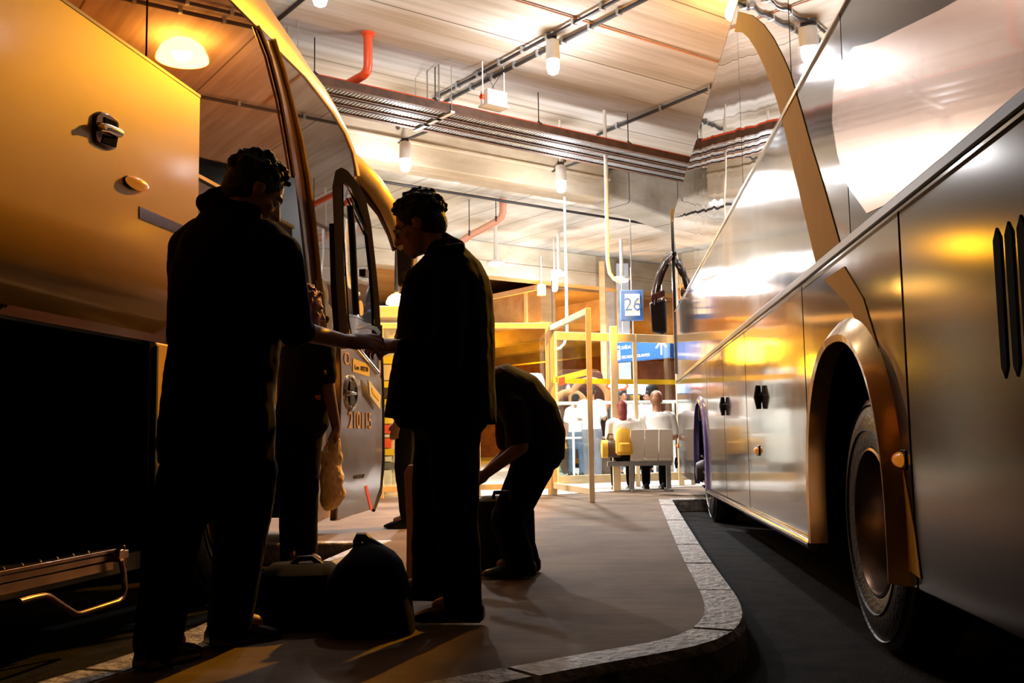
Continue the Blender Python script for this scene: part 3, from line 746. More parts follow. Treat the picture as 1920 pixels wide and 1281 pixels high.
# roof, core body, nose
zr = LW(540, 65).z
pn = [(SB, 1.2), (LW(706, 640).y-0.05, 1.2)] + [(LW(*b).y-0.02, LW(*b).z-0.01) for b in reversed(to[1:])] + [(SB, zr+0.05)]
pn[1] = (L(716, 700).y-0.05, 0.4)
pn = [(s_f+0.02, 1.2), (s_f+0.02, 0.35)] + pn[1:]
# simple core: front block and rear block
m = LB(); m.prism([(XL-0.30, a, b) for a, b in [(SB, 1.3)] + [(L(716, 700).y-0.05, 1.3)] + pn[3:]], (-2.2, 0, 0)); m.build('body', 'bus_black', busL)
m = LB(); m.box((XL-0.30, L(612, 700).y, ZR+0.35), (XL-2.5, L(716, 700).y-0.08, 1.3)); m.build('body', 'bus_black', busL)
# side behind the raised luggage door and lower side ahead of the opening
m = LB(); m.prism([(XL-0.01, SB, 1.22), (XL-0.01, pilb.y+0.1, 1.22), (XL-0.01, pilb.y-0.02, ZWL-0.02), (XL-0.01, SB, ZWL-0.02)], (-0.03, 0, 0)); m.build('side_panel', 'bus_brown', busL)
sfw = L(452, 1000).y
zfw = ZR+0.52
def archl(s, w=0.62, h=0.70, n=20, e=2.2):
    out = []
    for k in range(n+1):
        a = PI*k/n; c, t = math.cos(a), math.sin(a); out.append((s-w*math.copysign(abs(c)**(2/e), c), zfw+h*abs(t)**(2/e)))
    return out
al = archl(sfw); sdoor = L(612, 800).y
z0 = zs-0.06
pts = [(s_f, z0), (al[0][0], z0)]+al+[(al[-1][0], z0), (sdoor, z0), (sdoor, 1.22), (s_f, 1.22)]
m = LB(); m.prism([(XL, a, b) for a, b in pts], (-0.03, 0, 0)); m.build('side_panel', 'bus_cream', busL, bevel=0.01)
A_ = [(al[0][0], z0)]+al+[(al[-1][0], z0)]
rings = []
for a, b in A_:
    d = Vector((a-sfw, max(b-zfw, 0))).normalized()*0.07 if b > zfw else Vector((0.07 if a > sfw else -0.07, 0))
    rings.append([(XL-0.03, a, b), (XL+0.03, a, b), (XL+0.025, a+d.x*0.5, b+d.y*0.5), (XL+0.003, a+d.x, b+d.y), (XL-0.02, a+d.x, b+d.y)])
m = LB(); m.loft(rings); m.build('wheel_arch_flare', 'chrome', busL, smooth=True)
wheel(busL, Vector((XL-0.05, sfw, zfw))-cL, 1, dish=-0.02)
wheel(busL, Vector((XL-2.45, sfw, zfw))-cL, -1, dish=-0.02)
# luggage compartment: floor, ceiling, back wall, bulkhead
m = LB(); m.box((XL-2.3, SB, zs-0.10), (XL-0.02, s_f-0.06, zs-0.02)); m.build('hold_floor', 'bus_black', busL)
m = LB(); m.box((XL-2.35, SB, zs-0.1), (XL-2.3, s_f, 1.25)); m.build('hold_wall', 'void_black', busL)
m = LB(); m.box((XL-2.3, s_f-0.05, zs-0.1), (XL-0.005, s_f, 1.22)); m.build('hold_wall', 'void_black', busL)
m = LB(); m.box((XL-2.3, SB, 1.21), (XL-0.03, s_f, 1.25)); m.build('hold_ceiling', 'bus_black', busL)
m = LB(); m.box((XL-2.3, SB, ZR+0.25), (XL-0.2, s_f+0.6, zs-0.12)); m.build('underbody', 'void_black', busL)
m = LB(); m.box((XL-0.03, s_f-0.012, zs), (XL+0.012, s_f+0.004, 1.20)); m.build('door_seal', 'black_rubber', busL)
# sill: ribbed aluminium edge
p1 = L(212, 1037); m = LB()
for k, (za, zb, xo) in enumerate(((0.0, 0.018, 0.016), (-0.03, -0.002, 0.010), (-0.075, -0.034, 0.004))):
    m.box((XL-0.03, SB, zs+za), (XL+xo, p1.y, zs+zb))
m.build('hold_sill', 'rim_metal', busL, bevel=0.003)
m = LB()
for k in range(60): m.ball((XL-0.02, SB+0.05+k*(p1.y-SB-0.1)/60, zs+0.02), 0.007, sub=1)
m.build('sill_rivets', 'chrome', busL)
p2 = L(218, 1042, 0.02)
m = LB(); m.lathe([(-0.02, 0.028), (0.03, 0.028)], p2, 'X', 14); m.box(p2+Vector((-0.02, -0.02, -0.02)), p2+Vector((0.02, 0.07, 0.02))); m.tube([p2+Vector((0.0, 0.05, 0.04)), p2+Vector((0, 0.07, -0.06))], 0.012, 8)
m.build('hinge_block', 'rim_metal', busL, bevel=0.004)
m = LB(); P = [(36, 1129), (60, 1122), (83, 1117), (92, 1119), (120, 1138), (140, 1151), (150, 1151), (185, 1140), (220, 1129), (229, 1122), (234, 1105), (232, 1075), (227, 1050)]
m.tube([L(a, b, 0.05) for a, b in P], 0.013, 10); m.build('door_arm', 'rim_metal', busL, smooth=True)
lt = L(292, 830, 0.0); m = LB(); m.ball(lt, (0.022, 0.03, 0.055)); m.build('door_lock', 'bus_black', busL, smooth=True)
# entrance step face seen under the open door, grooved
lpoly([(585, 900), (640, 880), (640, 960), (585, 985)], 'step_panel', 'bus_cream', -0.02, 0.02)
# ------------------------------------------------------------------ raised luggage door (swung out on its arms)
XD = 0.52
c1 = L(375, 180, XD); c2 = L(318, 612, XD); c0 = L(120, 0, XD)
print('panel', c1, c2, c0)
zt2 = c1.z; zb2 = c2.z; se = c1.y
door = bpy.data.objects.new('luggage_door', None); door.parent = busL; COL.objects.link(door)
m = LB(); prof = [(0.0, zt2), (0.0, zb2+0.28), (-0.012, zb2+0.20), (-0.05, zb2+0.11), (-0.10, zb2+0.045), (-0.17, zb2+0.01), (-0.19, zb2), (-0.20, zb2+0.02), (-0.13, zb2+0.06), (-0.06, zb2+0.16), (-0.035, zb2+0.28), (-0.035, zt2)]
sks = [SB, 0.5, 1.5, 2.5, se]
m.loft([[(XL+XD+x, s, z) for x, z in prof] for s in sks]); m.build('panel', 'bus_cream', door, smooth=True)
# handle
def D_(px, py, x=0.0): return L(px, py, XD+x)
ring = [(181, 215), (190, 209), (205, 213), (221, 224), (225, 232), (223, 262), (219, 280), (208, 281), (190, 273), (181, 266), (177, 240)]
m = LB(); m.prism([D_(*p, 0.012) for p in ring], (-0.02, 0, 0)); h = m.build('handle_plate', 'bus_brown', door, bevel=0.006)
m = LB(); m.prism([D_(*p, 0.016) for p in ((197, 219), (220, 229), (221, 243), (197, 234))], (-0.01, 0, 0)); m.build('recess', 'void_black', h, bevel=0.002)
m = LB(); m.prism([D_(*p, 0.016) for p in ((196, 252), (221, 258), (219, 276), (192, 268))], (-0.01, 0, 0)); m.build('recess', 'void_black', h, bevel=0.002)
m = LB(); m.tube([D_(186, 238, 0.022), D_(200, 240, 0.026), D_(224, 250, 0.022)], 0.017, 10); m.build('latch', 'chrome', h, smooth=True)
m = LB(); m.lathe([(-0.01, 0.010), (0.014, 0.010)], D_(192, 238, 0.03), 'X', 14); m.build('lock_cylinder', 'chrome', h)
# marker lamp on the panel
m = LB(); m.prism([D_(*p, 0.008) for p in ((234, 333), (240, 329), (262, 334), (275, 343), (276, 352), (270, 359), (246, 354), (236, 346))], (-0.012, 0, 0)); b_ = m.build('lamp_base', 'bus_black', door, bevel=0.004)
m = LB(); m.ball(D_(257, 345, 0.012), (0.026, 0.075, 0.022)); m.build('marker_lamp', 'amber_lens', b_, smooth=True)
m = LB(); m.prism([D_(*p, 0.003) for p in ((262, 387), (374, 436), (374, 455), (262, 410))], (-0.002, 0, 0)); m.build('brown_stripe', 'bus_brown', door)
m = LB(); m.box((XL+XD+0.002, SB, zt2-0.008), (XL+XD-0.04, se+0.003, zt2+0.004)); m.build('edge_trim', 'chrome', door)
m = LB(); m.tube([(XL+XD-0.04, se-0.35, zt2-0.35), (XL, se-0.5, 1.25)], 0.018, 8); m.build('door_arm', 'rim_metal', door, smooth=True)
# ------------------------------------------------------------------ open entrance door, held clear of the flank
XO = 0.30
def O(px, py, x=0.0): return L(px, py, XO+x)
edoor = bpy.data.objects.new('entrance_door', None); edoor.parent = busL; COL.objects.link(edoor)
outl = [(630, 318), (640, 315), (652, 320), (674, 347), (687, 372), (696, 420), (705, 490), (712, 560), (715, 640), (717, 760), (717, 860), (713, 915), (700, 955), (665, 966), (632, 977), (630, 960), (636, 860), (640, 740), (638, 640), (634, 540), (628, 430), (624, 350)]
winpx = [(644, 345), (652, 352), (676, 388), (688, 420), (697, 500), (701, 570), (702, 640), (662, 640), (655, 600), (650, 520), (645, 430)]
# frame as ring around window, lower panel beneath
top = [(624, 350), (630, 318), (640, 315), (652, 320), (674, 347), (687, 372), (696, 420), (705, 490), (712, 560), (715, 650)]
frameL = [(634, 640), (628, 540), (626, 430)]
m = LB()
io = [(644, 430), (641, 352), (646, 342), (652, 345), (657, 352), (668, 376), (676, 398), (687, 430), (694, 490), (700, 560), (703, 632)]
oo = [(626, 430), (623, 350), (629, 320), (640, 314), (652, 320), (674, 347), (686, 372), (696, 420), (704, 490), (711, 560), (715, 640)]
io = [(650, 600), (645, 520)]+io; oo = [(634, 600), (629, 520)]+oo
io = [(652, 640)]+io; oo = [(636, 640)]+oo
m.loft([[O(*a, 0.0), O(*b, 0.0), O(*b, -0.05), O(*a, -0.05)] for a, b in zip(io, oo)]); m.build('door_frame', 'door_black', edoor, bevel=0.006)
m = LB(); m.prism([O(*p, -0.012) for p in winpx], (-0.01, 0, 0)); gl = m.build('window', 'mirror_glass', edoor)
m = LB(); m.tube([O(660, 385, 0.0), O(664, 450, 0), O(668, 540, 0), O(671, 590, 0)], 0.014, 8); m.tube([O(657, 372, 0), O(689, 440, 0)], 0.008, 6); m.build('glazing_bar', 'bus_black', gl, smooth=True)
m = LB(); m.box(O(687, 492, 0.012)+Vector((0, -0.02, -0.05)), O(687, 520, 0.0)+Vector((-0.01, 0.02, 0.0))); m.build('window_catch', 'bus_black', gl)
m = LB(); c_ = O(679, 578, 0.0); m.lathe([(-0.014, 0.055), (-0.008, 0.055)], c_, 'X', 20); m.build('round_sticker', 'label_cream', gl)
low = [(638, 645), (662, 640), (703, 690), (716, 712), (717, 780), (717, 860), (713, 915), (700, 955), (665, 966), (632, 977), (634, 900), (638, 800), (640, 720)]
m = LB(); m.prism([O(*p) for p in low], (-0.05, 0, 0)); m.build('lower_panel', 'door_silver', edoor, bevel=0.008)
m = LB(); m.prism([O(*p, -0.01) for p in ((662, 640), (702, 632), (714, 650), (716, 712), (703, 690))], (-0.035, 0, 0)); m.build('window', 'dark_glass', edoor)
m = LB(); m.tube([O(648, 626, 0.01), O(664, 645, 0.01), (O(690, 676, 0.01)), O(710, 700, 0.01)], 0.012, 8); m.build('moulding', 'chrome', edoor, smooth=True)
m = LB(); m.tube([O(625, 420, -0.03), O(628, 540, -0.03), O(636, 660, -0.03), O(636, 800, -0.03), O(633, 900, -0.03), O(629, 975, -0.03)], 0.028, 10); m.build('rubber_edge', 'black_rubber', edoor, smooth=True)
m = LB(); m.tube([O(713, 610, -0.02), O(717, 740, -0.02), O(718, 870, -0.02), O(712, 925, -0.02), O(700, 957, -0.02)], 0.016, 8); m.build('rubber_edge', 'black_rubber', edoor, smooth=True)
# writing on the door: work in the door plane; X axis along +s, Y up, out of plane +X
def doorM(px, py, x=0.004, sh=0.0):
    p = O(px, py, x)-cL
    M = Matrix(((0, 0, 1, p.x), (1, 0, 0, p.y), (0, 1, 0, p.z), (0, 0, 0, 1))); return M
text_mesh('fleet_number', '210115', 0.165, 'bus_yellow', edoor, doorM(676, 790), sx=1.05)
text_mesh('small_lettering', 'CAIO ESP', 0.055, 'label_text', edoor, doorM(674, 898), sx=1.3) if False else text_mesh('small_lettering', 'ANTE ESP', 0.04, 'label_text', edoor, doorM(674, 894), sx=1.3)
text_mesh('round_lettering', 'O.', 0.12, 'bus_yellow', edoor, doorM(652, 674), sx=1.2)
m = LB(); m.prism([O(*p, 0.004) for p in ((662, 672), (693, 684), (693, 707), (662, 697))], (-0.003, 0, 0)); lb = m.build('label', 'label_cream', edoor)
text_mesh('lettering', 'Los  00270', 0.045, 'label_text', lb, doorM(678, 691, 0.006), sx=1.5)
m = LB(); m.prism([O(*p, 0.03) for p in ((691, 712), (714, 742), (713, 768), (694, 742))], (-0.01, 0, 0)); lb = m.build('label', 'white_paint', edoor)
m = LB(); m.prism([O(*p, 0.033) for p in ((697, 727), (711, 744), (711, 752), (699, 738))], (-0.004, 0, 0)); m.build('yellow_band', 'yellow_tape', lb)
m = LB(); m.prism([O(*p, 0.003) for p in ((684, 912), (688, 910), (699, 955), (695, 957))], (-0.003, 0, 0)); m.build('red_stripe', 'red_pipe', edoor)
c_ = O(657, 737, 0.0); m = LB(); m.loft([[c_+Vector((x, math.cos(a)*r*0.125, math.sin(a)*r*0.125)) for a in [2*PI*k/28 for k in range(28)]] for x, r in ((-0.01, 1.0), (0.012, 0.98), (0.016, 0.85), (0.002, 0.78), (0.0, 0.4), (0.0, 0.05))])
hb = m.build('handle_bowl', 'door_silver', edoor, smooth=True)
for dz in (0.05, -0.05):
    m = LB(); m.box(c_+Vector((0.004, -0.04, dz-0.035)), c_+Vector((0.012, 0.06, dz+0.03))); m.build('recess', 'bus_black', hb, bevel=0.004)
m = LB(); m.box(c_+Vector((0.005, -0.06, -0.012)), c_+Vector((0.024, 0.07, 0.008))); m.build('handle_bar', 'chrome', hb, bevel=0.005)
# yellow ring graphic low on the quarter glass
m = LB()
for cx, cy, rx, ry in ((600, 560, 11, 26), (593, 598, 11, 24), (611, 600, 10, 20)):
    pts = [LW(cx+rx*math.cos(a), cy+ry*math.sin(a), 0.012) for a in [-2.2+4.4*k/18 for k in range(19)]]
    m.tube(pts, 0.055, 6, flat=0.12)
m.build('ring_graphic', 'bus_yellow', busL, smooth=True)
# mirror arm and mirror
def LS(px, py, s):
    o = RLI @ CP; d = RLI @ ray(px, py); t = (s-o.y)/d.y; return o+d*t
sN = L(690, 500).y+0.2
arm = [(622, 266), (640, 286), (668, 316), (698, 348), (722, 384), (738, 425), (744, 455)]
m = LB(); P = [LS(a+4, b, sN-0.6+0.12*k) for k, (a, b) in enumerate(arm)]; m.tube(P, [0.03, 0.075, 0.10, 0.105, 0.10, 0.09, 0.07], 16, flat=0.5); m.build('mirror_arm', 'bus_yellow', busL, smooth=True)
m = LB(); P = [p+Vector((-0.05, 0.03, -0.05)) for p in P]; m.tube(P, [0.03, 0.07, 0.09, 0.09, 0.07, 0.05, 0.03], 12, flat=0.5); m.build('arm_underside', 'bus_brown', busL, smooth=True)
sM = sN+0.15
q = [LS(*p, sM) for p in ((741, 440), (773, 436), (776, 470), (772, 530), (750, 540), (745, 535))]
m = LB(); m.prism(q, (0.0, 0.14, 0)); mr = m.build('mirror', 'bus_yellow_metal', busL, bevel=0.02)
q = [LS(*p, sM-0.006) for p in ((744, 446), (771, 441), (773, 470), (769, 525), (751, 534), (747, 530))]
m = LB(); m.prism(q, (0.0, 0.005, 0)); m.build('mirror_face', 'mirror_glass', mr)
c_ = LS(761, 517, sM-0.012); m = LB(); m.lathe([(0.0, 0.045), (0.006, 0.045)], c_, 'Y', 20); m.build('round_spot_mirror', 'chrome', mr)
# ================================================================== shelter, signs and concourse
YP = lambda px, py, z=0.0: atz(px, py, z)
gA = g0(1032, 928); gB = g0(1110.5, 942); gC = g0(1157, 921); gD = g0(1278, 911)
print('gate posts', gA, gB, gC, gD)
def zat(p, py, px):   # height of a pixel above the ground point p
    return aty(px, py, p.y).z
zTop = zat(gA, 606, 1024)
# glazed fence left of the gate
left_end = g0(715, 935)
def bar(m, a, b, w=0.045, h=None):
    h = h or w; a = Vector(a); b = Vector(b); d = b-a
    if abs(d.z) > 0.9*d.length: m.box((a.x-w/2, a.y-w/2, a.z), (a.x+w/2, a.y+w/2, b.z)); return m
    n = Vector((-d.y, d.x, 0)).normalized()*w/2; u = Vector((0, 0, h/2))
    m.loft([[a-n-u, a+n-u, a+n+u, a-n+u], [b-n-u, b+n-u, b+n+u, b-n+u]]); return m
def fence_run(name, label, a, b, z0, z1, posts, mt='cream_frame', glass=True, mid=None, hh=0.075):
    root = thing(name, label, 'glass screen', a)
    d = b-a
    m = MB(a); bar(m, a+Vector((0, 0, z1-hh/2)), b+Vector((0, 0, z1-hh/2)), 0.06, hh); m.build('top_rail', mt, root, bevel=0.004)
    m = MB(a); bar(m, a+Vector((0, 0, z0)), b+Vector((0, 0, z0)), 0.05, hh); m.build('bottom_rail', mt, root, bevel=0.004)
    if mid:
        m = MB(a); bar(m, a+Vector((0, 0, mid)), b+Vector((0, 0, mid)), 0.012, 0.075); m.build('yellow_band', 'yellow_tape', root)
    for t in posts:
        p = a+d*t; m = MB(a); bar(m, p, p+Vector((0, 0, z1)), 0.06); m.build('post', mt, root, bevel=0.004)
    if glass:
        for t0, t1 in zip(posts[:-1], posts[1:]):
            p, q = a+d*t0, a+d*t1; u = (q-p).normalized(); p = p+u*0.03; q = q-u*0.03
            m = MB(a); bar(m, p+Vector((0, 0, (z0+z1)/2)), q+Vector((0, 0, (z0+z1)/2)), 0.008, (z1-z0)-0.13); m.build('glass_pane', 'clear_glass', root)
    return root
fence_run('glass_screen', 'glazed screen with cream top rail behind the two front men', left_end, gA, 0.12, zTop, [0, 0.57, 1.0])
gate = fence_run('glass_gate', 'open glazed gate leaf in cream frame, swung toward the camera', gA+Vector((0.06, -0.02, 0)), gB, 0.12, zat(gB, 578, 1099), [0.0, 1.0], mid=zat(gB, 697, 1100))
m = MB(); p = (gA+gB)/2; lbz = aty(1062, 715, (gA.y*0.55+gB.y*0.45))
pl_ = gA.lerp(gB, 0.40); d_ = (gB-gA).normalized(); zz = aty(1062, 715, pl_.y).z
m = MB(gA+Vector((0.06, -0.02, 0))); n_ = Vector((d_.y, -d_.x, 0))*0.02
if n_.y > 0: n_ = -n_
a_ = pl_-d_*0.13+n_; b_2 = pl_+d_*0.13+n_
m.prism([a_+Vector((0, 0, zz-0.05)), b_2+Vector((0, 0, zz-0.05)), b_2+Vector((0, 0, zz+0.05)), a_+Vector((0, 0, zz+0.05))], n_*0.3); m.build('red_label', 'red_pipe', gate)
zC = zat(gC, 612, 1147)
back = fence_run('glass_screen', 'glazed screen with yellow safety band beneath the blue exit sign', gC+(gA-gC)*1.0+Vector((0.15, 1.3, 0)), gD+(gD-gC)*0.2, 0.14, zC, [0.0, 0.58, 1.0], mid=zat(gC, 708, 1150), hh=0.12)
m = MB(); bar(m, gC, gC+Vector((0, 0, zC)), 0.10); o = m.build('screen_post', 'cream_frame', bevel=0.006); tag(o, 'broad cream post standing right of the open gate', 'post')
m = MB(); bar(m, gD+Vector((0, 0, 0)), gD+Vector((0, 0, zC)), 0.08); o = m.build('screen_post', 'cream_frame', bevel=0.006); tag(o, 'cream post standing beside the nose of the silver bus', 'post')
# signs ------------------------------------------------------------
def signbox(name, label, quad, Y0, Y1, th, face_m='sign_blue', n=None):
    a = aty(*quad[0], Y0); b = aty(*quad[1], Y1); c = aty(*quad[2], Y1); d = aty(*quad[3], Y0)
    o_ = (a+c)/2; ux = (b-a).normalized(); uy = Vector((0, 0, 1)); nn = ux.cross(uy).normalized()
    if nn.y > 0: nn = -nn
    w = (b-a).length; h = ((a-d).length+(b-c).length)/2
    root = thing(name, label, 'sign', o_); root.rotation_euler = (0, 0, math.atan2(ux.y, ux.x))
    m = MB(); m.box((-w/2, 0, -h/2), (w/2, th, h/2)); m.build('panel', face_m, root, bevel=0.006)
    return root, w, h
def flatM(x, z, y=-0.004): return Matrix(((1, 0, 0, x), (0, 0, -1, y), (0, 1, 0, z), (0, 0, 0, 1)))
r, w, h = signbox('bay_sign', 'blue hanging bay sign with white panel reading 26', [(1163, 546), (1205, 541), (1208, 598), (1164, 601)], 15.6, 15.6, 0.14)
m = MB(); m.box((-w*0.32, -0.006, -h*0.36), (w*0.34, 0.01, h*0.36)); m.build('number_panel', 'sign_white', r, bevel=0.003)
text_mesh('number', '26', h*0.62, 'sign_blue', r, flatM(0.005, 0, -0.009), sx=0.95)
m = MB(); m.tube([(0, 0.07, h/2), (0, 0.07, 0.6)], 0.012, 8); m.build('hanger', 'galv', r)
r, w, h = signbox('bay_sign', 'small blue bay sign ending in 9 behind the gate glass', [(1031, 660), (1043, 658), (1043.5, 690), (1031, 692)], 20, 20, 0.16)
m = MB(); m.box((-w*0.42, -0.006, -h*0.34), (w*0.36, 0.01, h*0.34)); m.build('number_panel', 'sign_white', r)
text_mesh('number', '9', h*0.66, 'sign_blue', r, flatM(0, 0, -0.009))
m = MB(); m.tube([(0, 0.07, h/2), (0, 0.07, 1.6)], 0.012, 8); m.build('hanger', 'galv', r)
r, w, h = signbox('exit_sign', 'long blue direction sign with escalator symbol and up arrow', [(1149, 644), (1256, 633), (1256, 671), (1149, 681)], 17.4, 16.4, 0.12)
m = MB(); m.box((-w*0.475, -0.006, -h*0.38), (-w*0.36, 0.01, h*0.34)); pg = m.build('pictogram', 'sign_white', r)
m = MB(); m.prism([(-w*0.465, -0.01, -h*0.2), (-w*0.44, -0.01, -h*0.2), (-w*0.39, -0.01, h*0.14), (-w*0.37, -0.01, h*0.14), (-w*0.37, -0.01, h*0.22), (-w*0.40, -0.01, h*0.22), (-w*0.45, -0.01, -h*0.12), (-w*0.465, -0.01, -h*0.12)], (0, 0.005, 0)); m.build('escalator_symbol', 'sign_blue', pg)
text_mesh('lettering', 'SAÍDA', h*0.24, 'sign_white', r, flatM(-w*0.335, h*0.22), align='LEFT', sx=1.0)
text_mesh('lettering', 'ESCADAS ROLANTES', h*0.20, 'sign_white', r, flatM(-w*0.335, -h*0.27), align='LEFT', sx=1.02)
x0 = w*0.36
m = MB(); m.box((x0-0.018, -0.006, -h*0.32), (x0+0.018, 0.01, h*0.30)); m.prism([(x0, -0.006, h*0.42), (x0+0.13, -0.006, h*0.05), (x0+0.095, -0.006, h*0.0), (x0, -0.006, h*0.28), (x0-0.095, -0.006, 0), (x0-0.13, -0.006, h*0.05)], (0, 0.01, 0)); m.build('arrow', 'sign_white', r)
for q in (-w*0.35, w*0.35):
    m = MB(); m.tube([(q, 0.06, h/2), (q, 0.06, 1.4)], 0.01, 8); m.build('hanger', 'galv', r)
# columns
concrete('column_grey', (0.42, 0.44, 0.46), (0.30, 0.31, 0.33), 1, 1)
for px, w_, Y, lab, mt in ((1171, 0.34, 27.5, 'grey concrete column behind the blue direction sign', 'column_grey'), (1133, 0.16, 27, 'narrow orange-lit pillar left of the sign numbered 26', 'far_beam'), (1152, 0.40, 28.5, 'grey column standing farther behind the cream post', 'column_grey')):
    p = aty(px, 700, Y); m = MB((p.x, p.y, 0)); m.box((p.x-w_/2, p.y-w_/2, 0), (p.x+w_/2, p.y+w_/2, ZC-0.2)); o = m.build('column', mt, bevel=0.02); o.location = (p.x, p.y, 0); tag(o, lab, 'column')
# far beams of the low orange lit storey, running away along B
zl = 3.9
for k, (py, lab) in enumerate(((610, 'nearest of the low orange-lit far beams, with a pale rail along it'), (641, 'second low orange-lit far beam from the front'), (661, 'third low orange-lit far beam from the front'), (682, 'fourth and farthest low orange-lit beam'))):
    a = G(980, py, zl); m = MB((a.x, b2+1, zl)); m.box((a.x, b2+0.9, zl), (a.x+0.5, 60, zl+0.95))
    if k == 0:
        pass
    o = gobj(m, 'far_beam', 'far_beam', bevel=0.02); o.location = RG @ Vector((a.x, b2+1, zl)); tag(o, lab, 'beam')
    if k == 0:
        q = MB((a.x, b2+1, zl)); q.box((a.x-0.12, b2+1, zl+0.88), (a.x-0.02, 60, zl+1.02)); q.build('rail', 'cream_frame', o)
        for j in range(12):
            y = b2+1.5+2.4*j; q = MB((a.x, b2+1, zl)); q.box((a.x-0.05, y, zl), (a.x-0.005, y+0.12, zl+0.88)); q.build('bracket', 'cream_frame', o)
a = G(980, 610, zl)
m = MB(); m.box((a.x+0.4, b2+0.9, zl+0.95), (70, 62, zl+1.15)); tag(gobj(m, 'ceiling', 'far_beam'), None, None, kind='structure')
# far wall
concrete('concourse_floor', (0.40, 0.38, 0.35), (0.32, 0.30, 0.27), 0.6, 0.6, bump=0.05)
m = MB(); m.prism([(-22, gA.y-0.1, -0.002), (gA.x, gA.y-0.1, -0.002), (gD.x, gD.y-0.4, -0.002), (40, gD.y+1.2, -0.002), (40, 45.9, -0.002), (-22, 45.9, -0.002)], (0, 0, 0.006)); struct(m.build('floor', 'concourse_floor'))
mat('far_wall', (0.20, 0.07, 0.04), 0.8, noise=0.3, nscale=3)
mat('pale_wall', (0.75, 0.72, 0.66), 0.8, noise=0.05)
Yw = 46
m = MB(); m.box((-30, Yw, 0), (45, Yw+0.3, 8)); struct(m.build('wall_back', 'far_wall'))
m = MB(); m.box((-30, 8, 0), (-29.7, Yw, 8)); struct(m.build('wall_left', 'far_wall'))
m = MB(); m.box((40, -10, ZR), (40.3, Yw, 8)); struct(m.build('wall_right', 'far_wall'))
m = MB(); a = aty(1186, 800, 30); b = aty(1330, 800, 30); m.box((a.x, 30, 0), (b.x+6, 30.3, 3.0)); o = m.build('brick_wall', 'far_wall'); tag(o, 'reddish brown wall below the blue direction sign', 'wall')
# distant vehicles ----------------------------------------------------
def farbus(name, label, x0, x1, Y, zt, body, glass, arcs=False):
    c = Vector(((x0+x1)/2, Y, 0)); root = thing(name, label, 'bus', c)
    w = (x1-x0)/2
    m = MB(); rings = []
    for z, k, f in ((0.25, 0.96, 0), (0.6, 1.0, 0), (1.2, 1.0, 0.02), (zt-0.6, 0.97, 0.15), (zt-0.15, 0.90, 0.35), (zt, 0.75, 0.6)):
        rings.append([(-w*k, f, z), (-w*k*0.7, f-0.15, z), (0, f-0.2, z), (w*k*0.7, f-0.15, z), (w*k, f, z), (w*k, 5, z), (-w*k, 5, z)])
    m.loft(rings); m.build('body', body, root, smooth=True)
    m = MB(); rings = []
    for z, k, f in ((1.25, 0.93, -0.02), (zt-0.6, 0.90, 0.10), (zt-0.3, 0.84, 0.22)):
        rings.append([(-w*k, f, z), (-w*k*0.7, f-0.16, z), (0, f-0.21, z), (w*k*0.7, f-0.16, z), (w*k, f, z)])
    m.loft(rings, closed=False); m.build('windscreen', glass, root, smooth=True, solid=0.03)
    for sx in (-1, 1):
        m = MB(); m.lathe([(-0.14, 0.3), (-0.12, 0.45), (0.12, 0.45), (0.14, 0.3)], (sx*(w-0.2), 1.8, 0.45), 'X', 20); m.build('wheel', 'tyre_rubber', root)
        m = MB(); m.ball((sx*w*0.7, -0.02, 0.8), (0.16, 0.06, 0.1)); m.build('headlamp', 'chrome', root, smooth=True)
    if arcs:
        for cx, cz, r in ((-w*0.40, 1.5, 0.42), (w*0.35, 1.75, 0.46), (0.0, 0.9, 0.4)):
            m = MB(); m.tube([(cx+r*math.cos(t), -0.30, cz+r*math.sin(t)) for t in [-1.0+4.6*j/24 for j in range(25)]], 0.09, 8, flat=0.3); m.build('ring_graphic', mat('ring_orange', (0.42, 0.17, 0.05), 0.6), root, smooth=True)
    return root
a = aty(1036, 760, 26); b = aty(1138, 760, 26)
farbus('parked_bus', 'dark brown bus with orange ring graphics behind the open gate', a.x, b.x, 26, aty(1080, 690, 26).z, 'bus_brown', 'bus_brown', True)
a = aty(1200, 760, 22.3); b = aty(1243, 760, 22.3)
farbus('parked_coach', 'rounded dark glass vehicle behind the waiting people at right', a.x, b.x, 22.3, aty(1220, 716, 22.3).z, 'bus_black', 'dark_glass')
a = aty(965, 760, 19); b = aty(1026, 760, 19)
farbus('parked_van', 'white topped bus with dark windscreen behind the bending person', a.x, b.x, 19, aty(1000, 697, 19).z, 'white_paint', 'bus_black')
# oval red and white sign, screens
p = aty(1157, 724, 18.5); root = thing('oval_sign', 'oval white sign with red edge above the waiting passengers', 'sign', p)
m = MB(); m.loft([[(math.cos(t)*r_*0.21, y, math.sin(t)*r_*0.095) for t in [2*PI*k/28 for k in range(28)]] for y, r_ in ((0.05, 0.9), (0.0, 1.0), (-0.02, 0.96))]); m.build('panel', 'red_pipe', root, smooth=True)
m = MB(); m.loft([[(math.cos(t)*r_*0.17, y, math.sin(t)*r_*0.06) for t in [2*PI*k/28 for k in range(28)]] for y, r_ in ((-0.015, 1.0), (-0.03, 0.96))]); m.build('inset', 'sign_white', root, smooth=True)
m = MB(); m.tube([(0, 0.03, -0.09), (0, 0.03, -p.z)], 0.03, 8); m.build('pole', 'galv', root)
mat('screen_blue', (0.25, 0.5, 0.95), emit=1.6)
p = aty(1190, 728, 19.5); root = thing('departure_screen', 'blue departures screen hanging right of the oval sign', 'screen', p)
m = MB(); m.box((-0.17, 0, -0.13), (0.13, 0.08, 0.12)); m.build('housing', 'bus_black', root, bevel=0.01)
m = MB(); m.box((-0.155, -0.006, -0.115), (0.115, 0.0, 0.105)); sc_n = m.build('display', 'screen_blue', root)
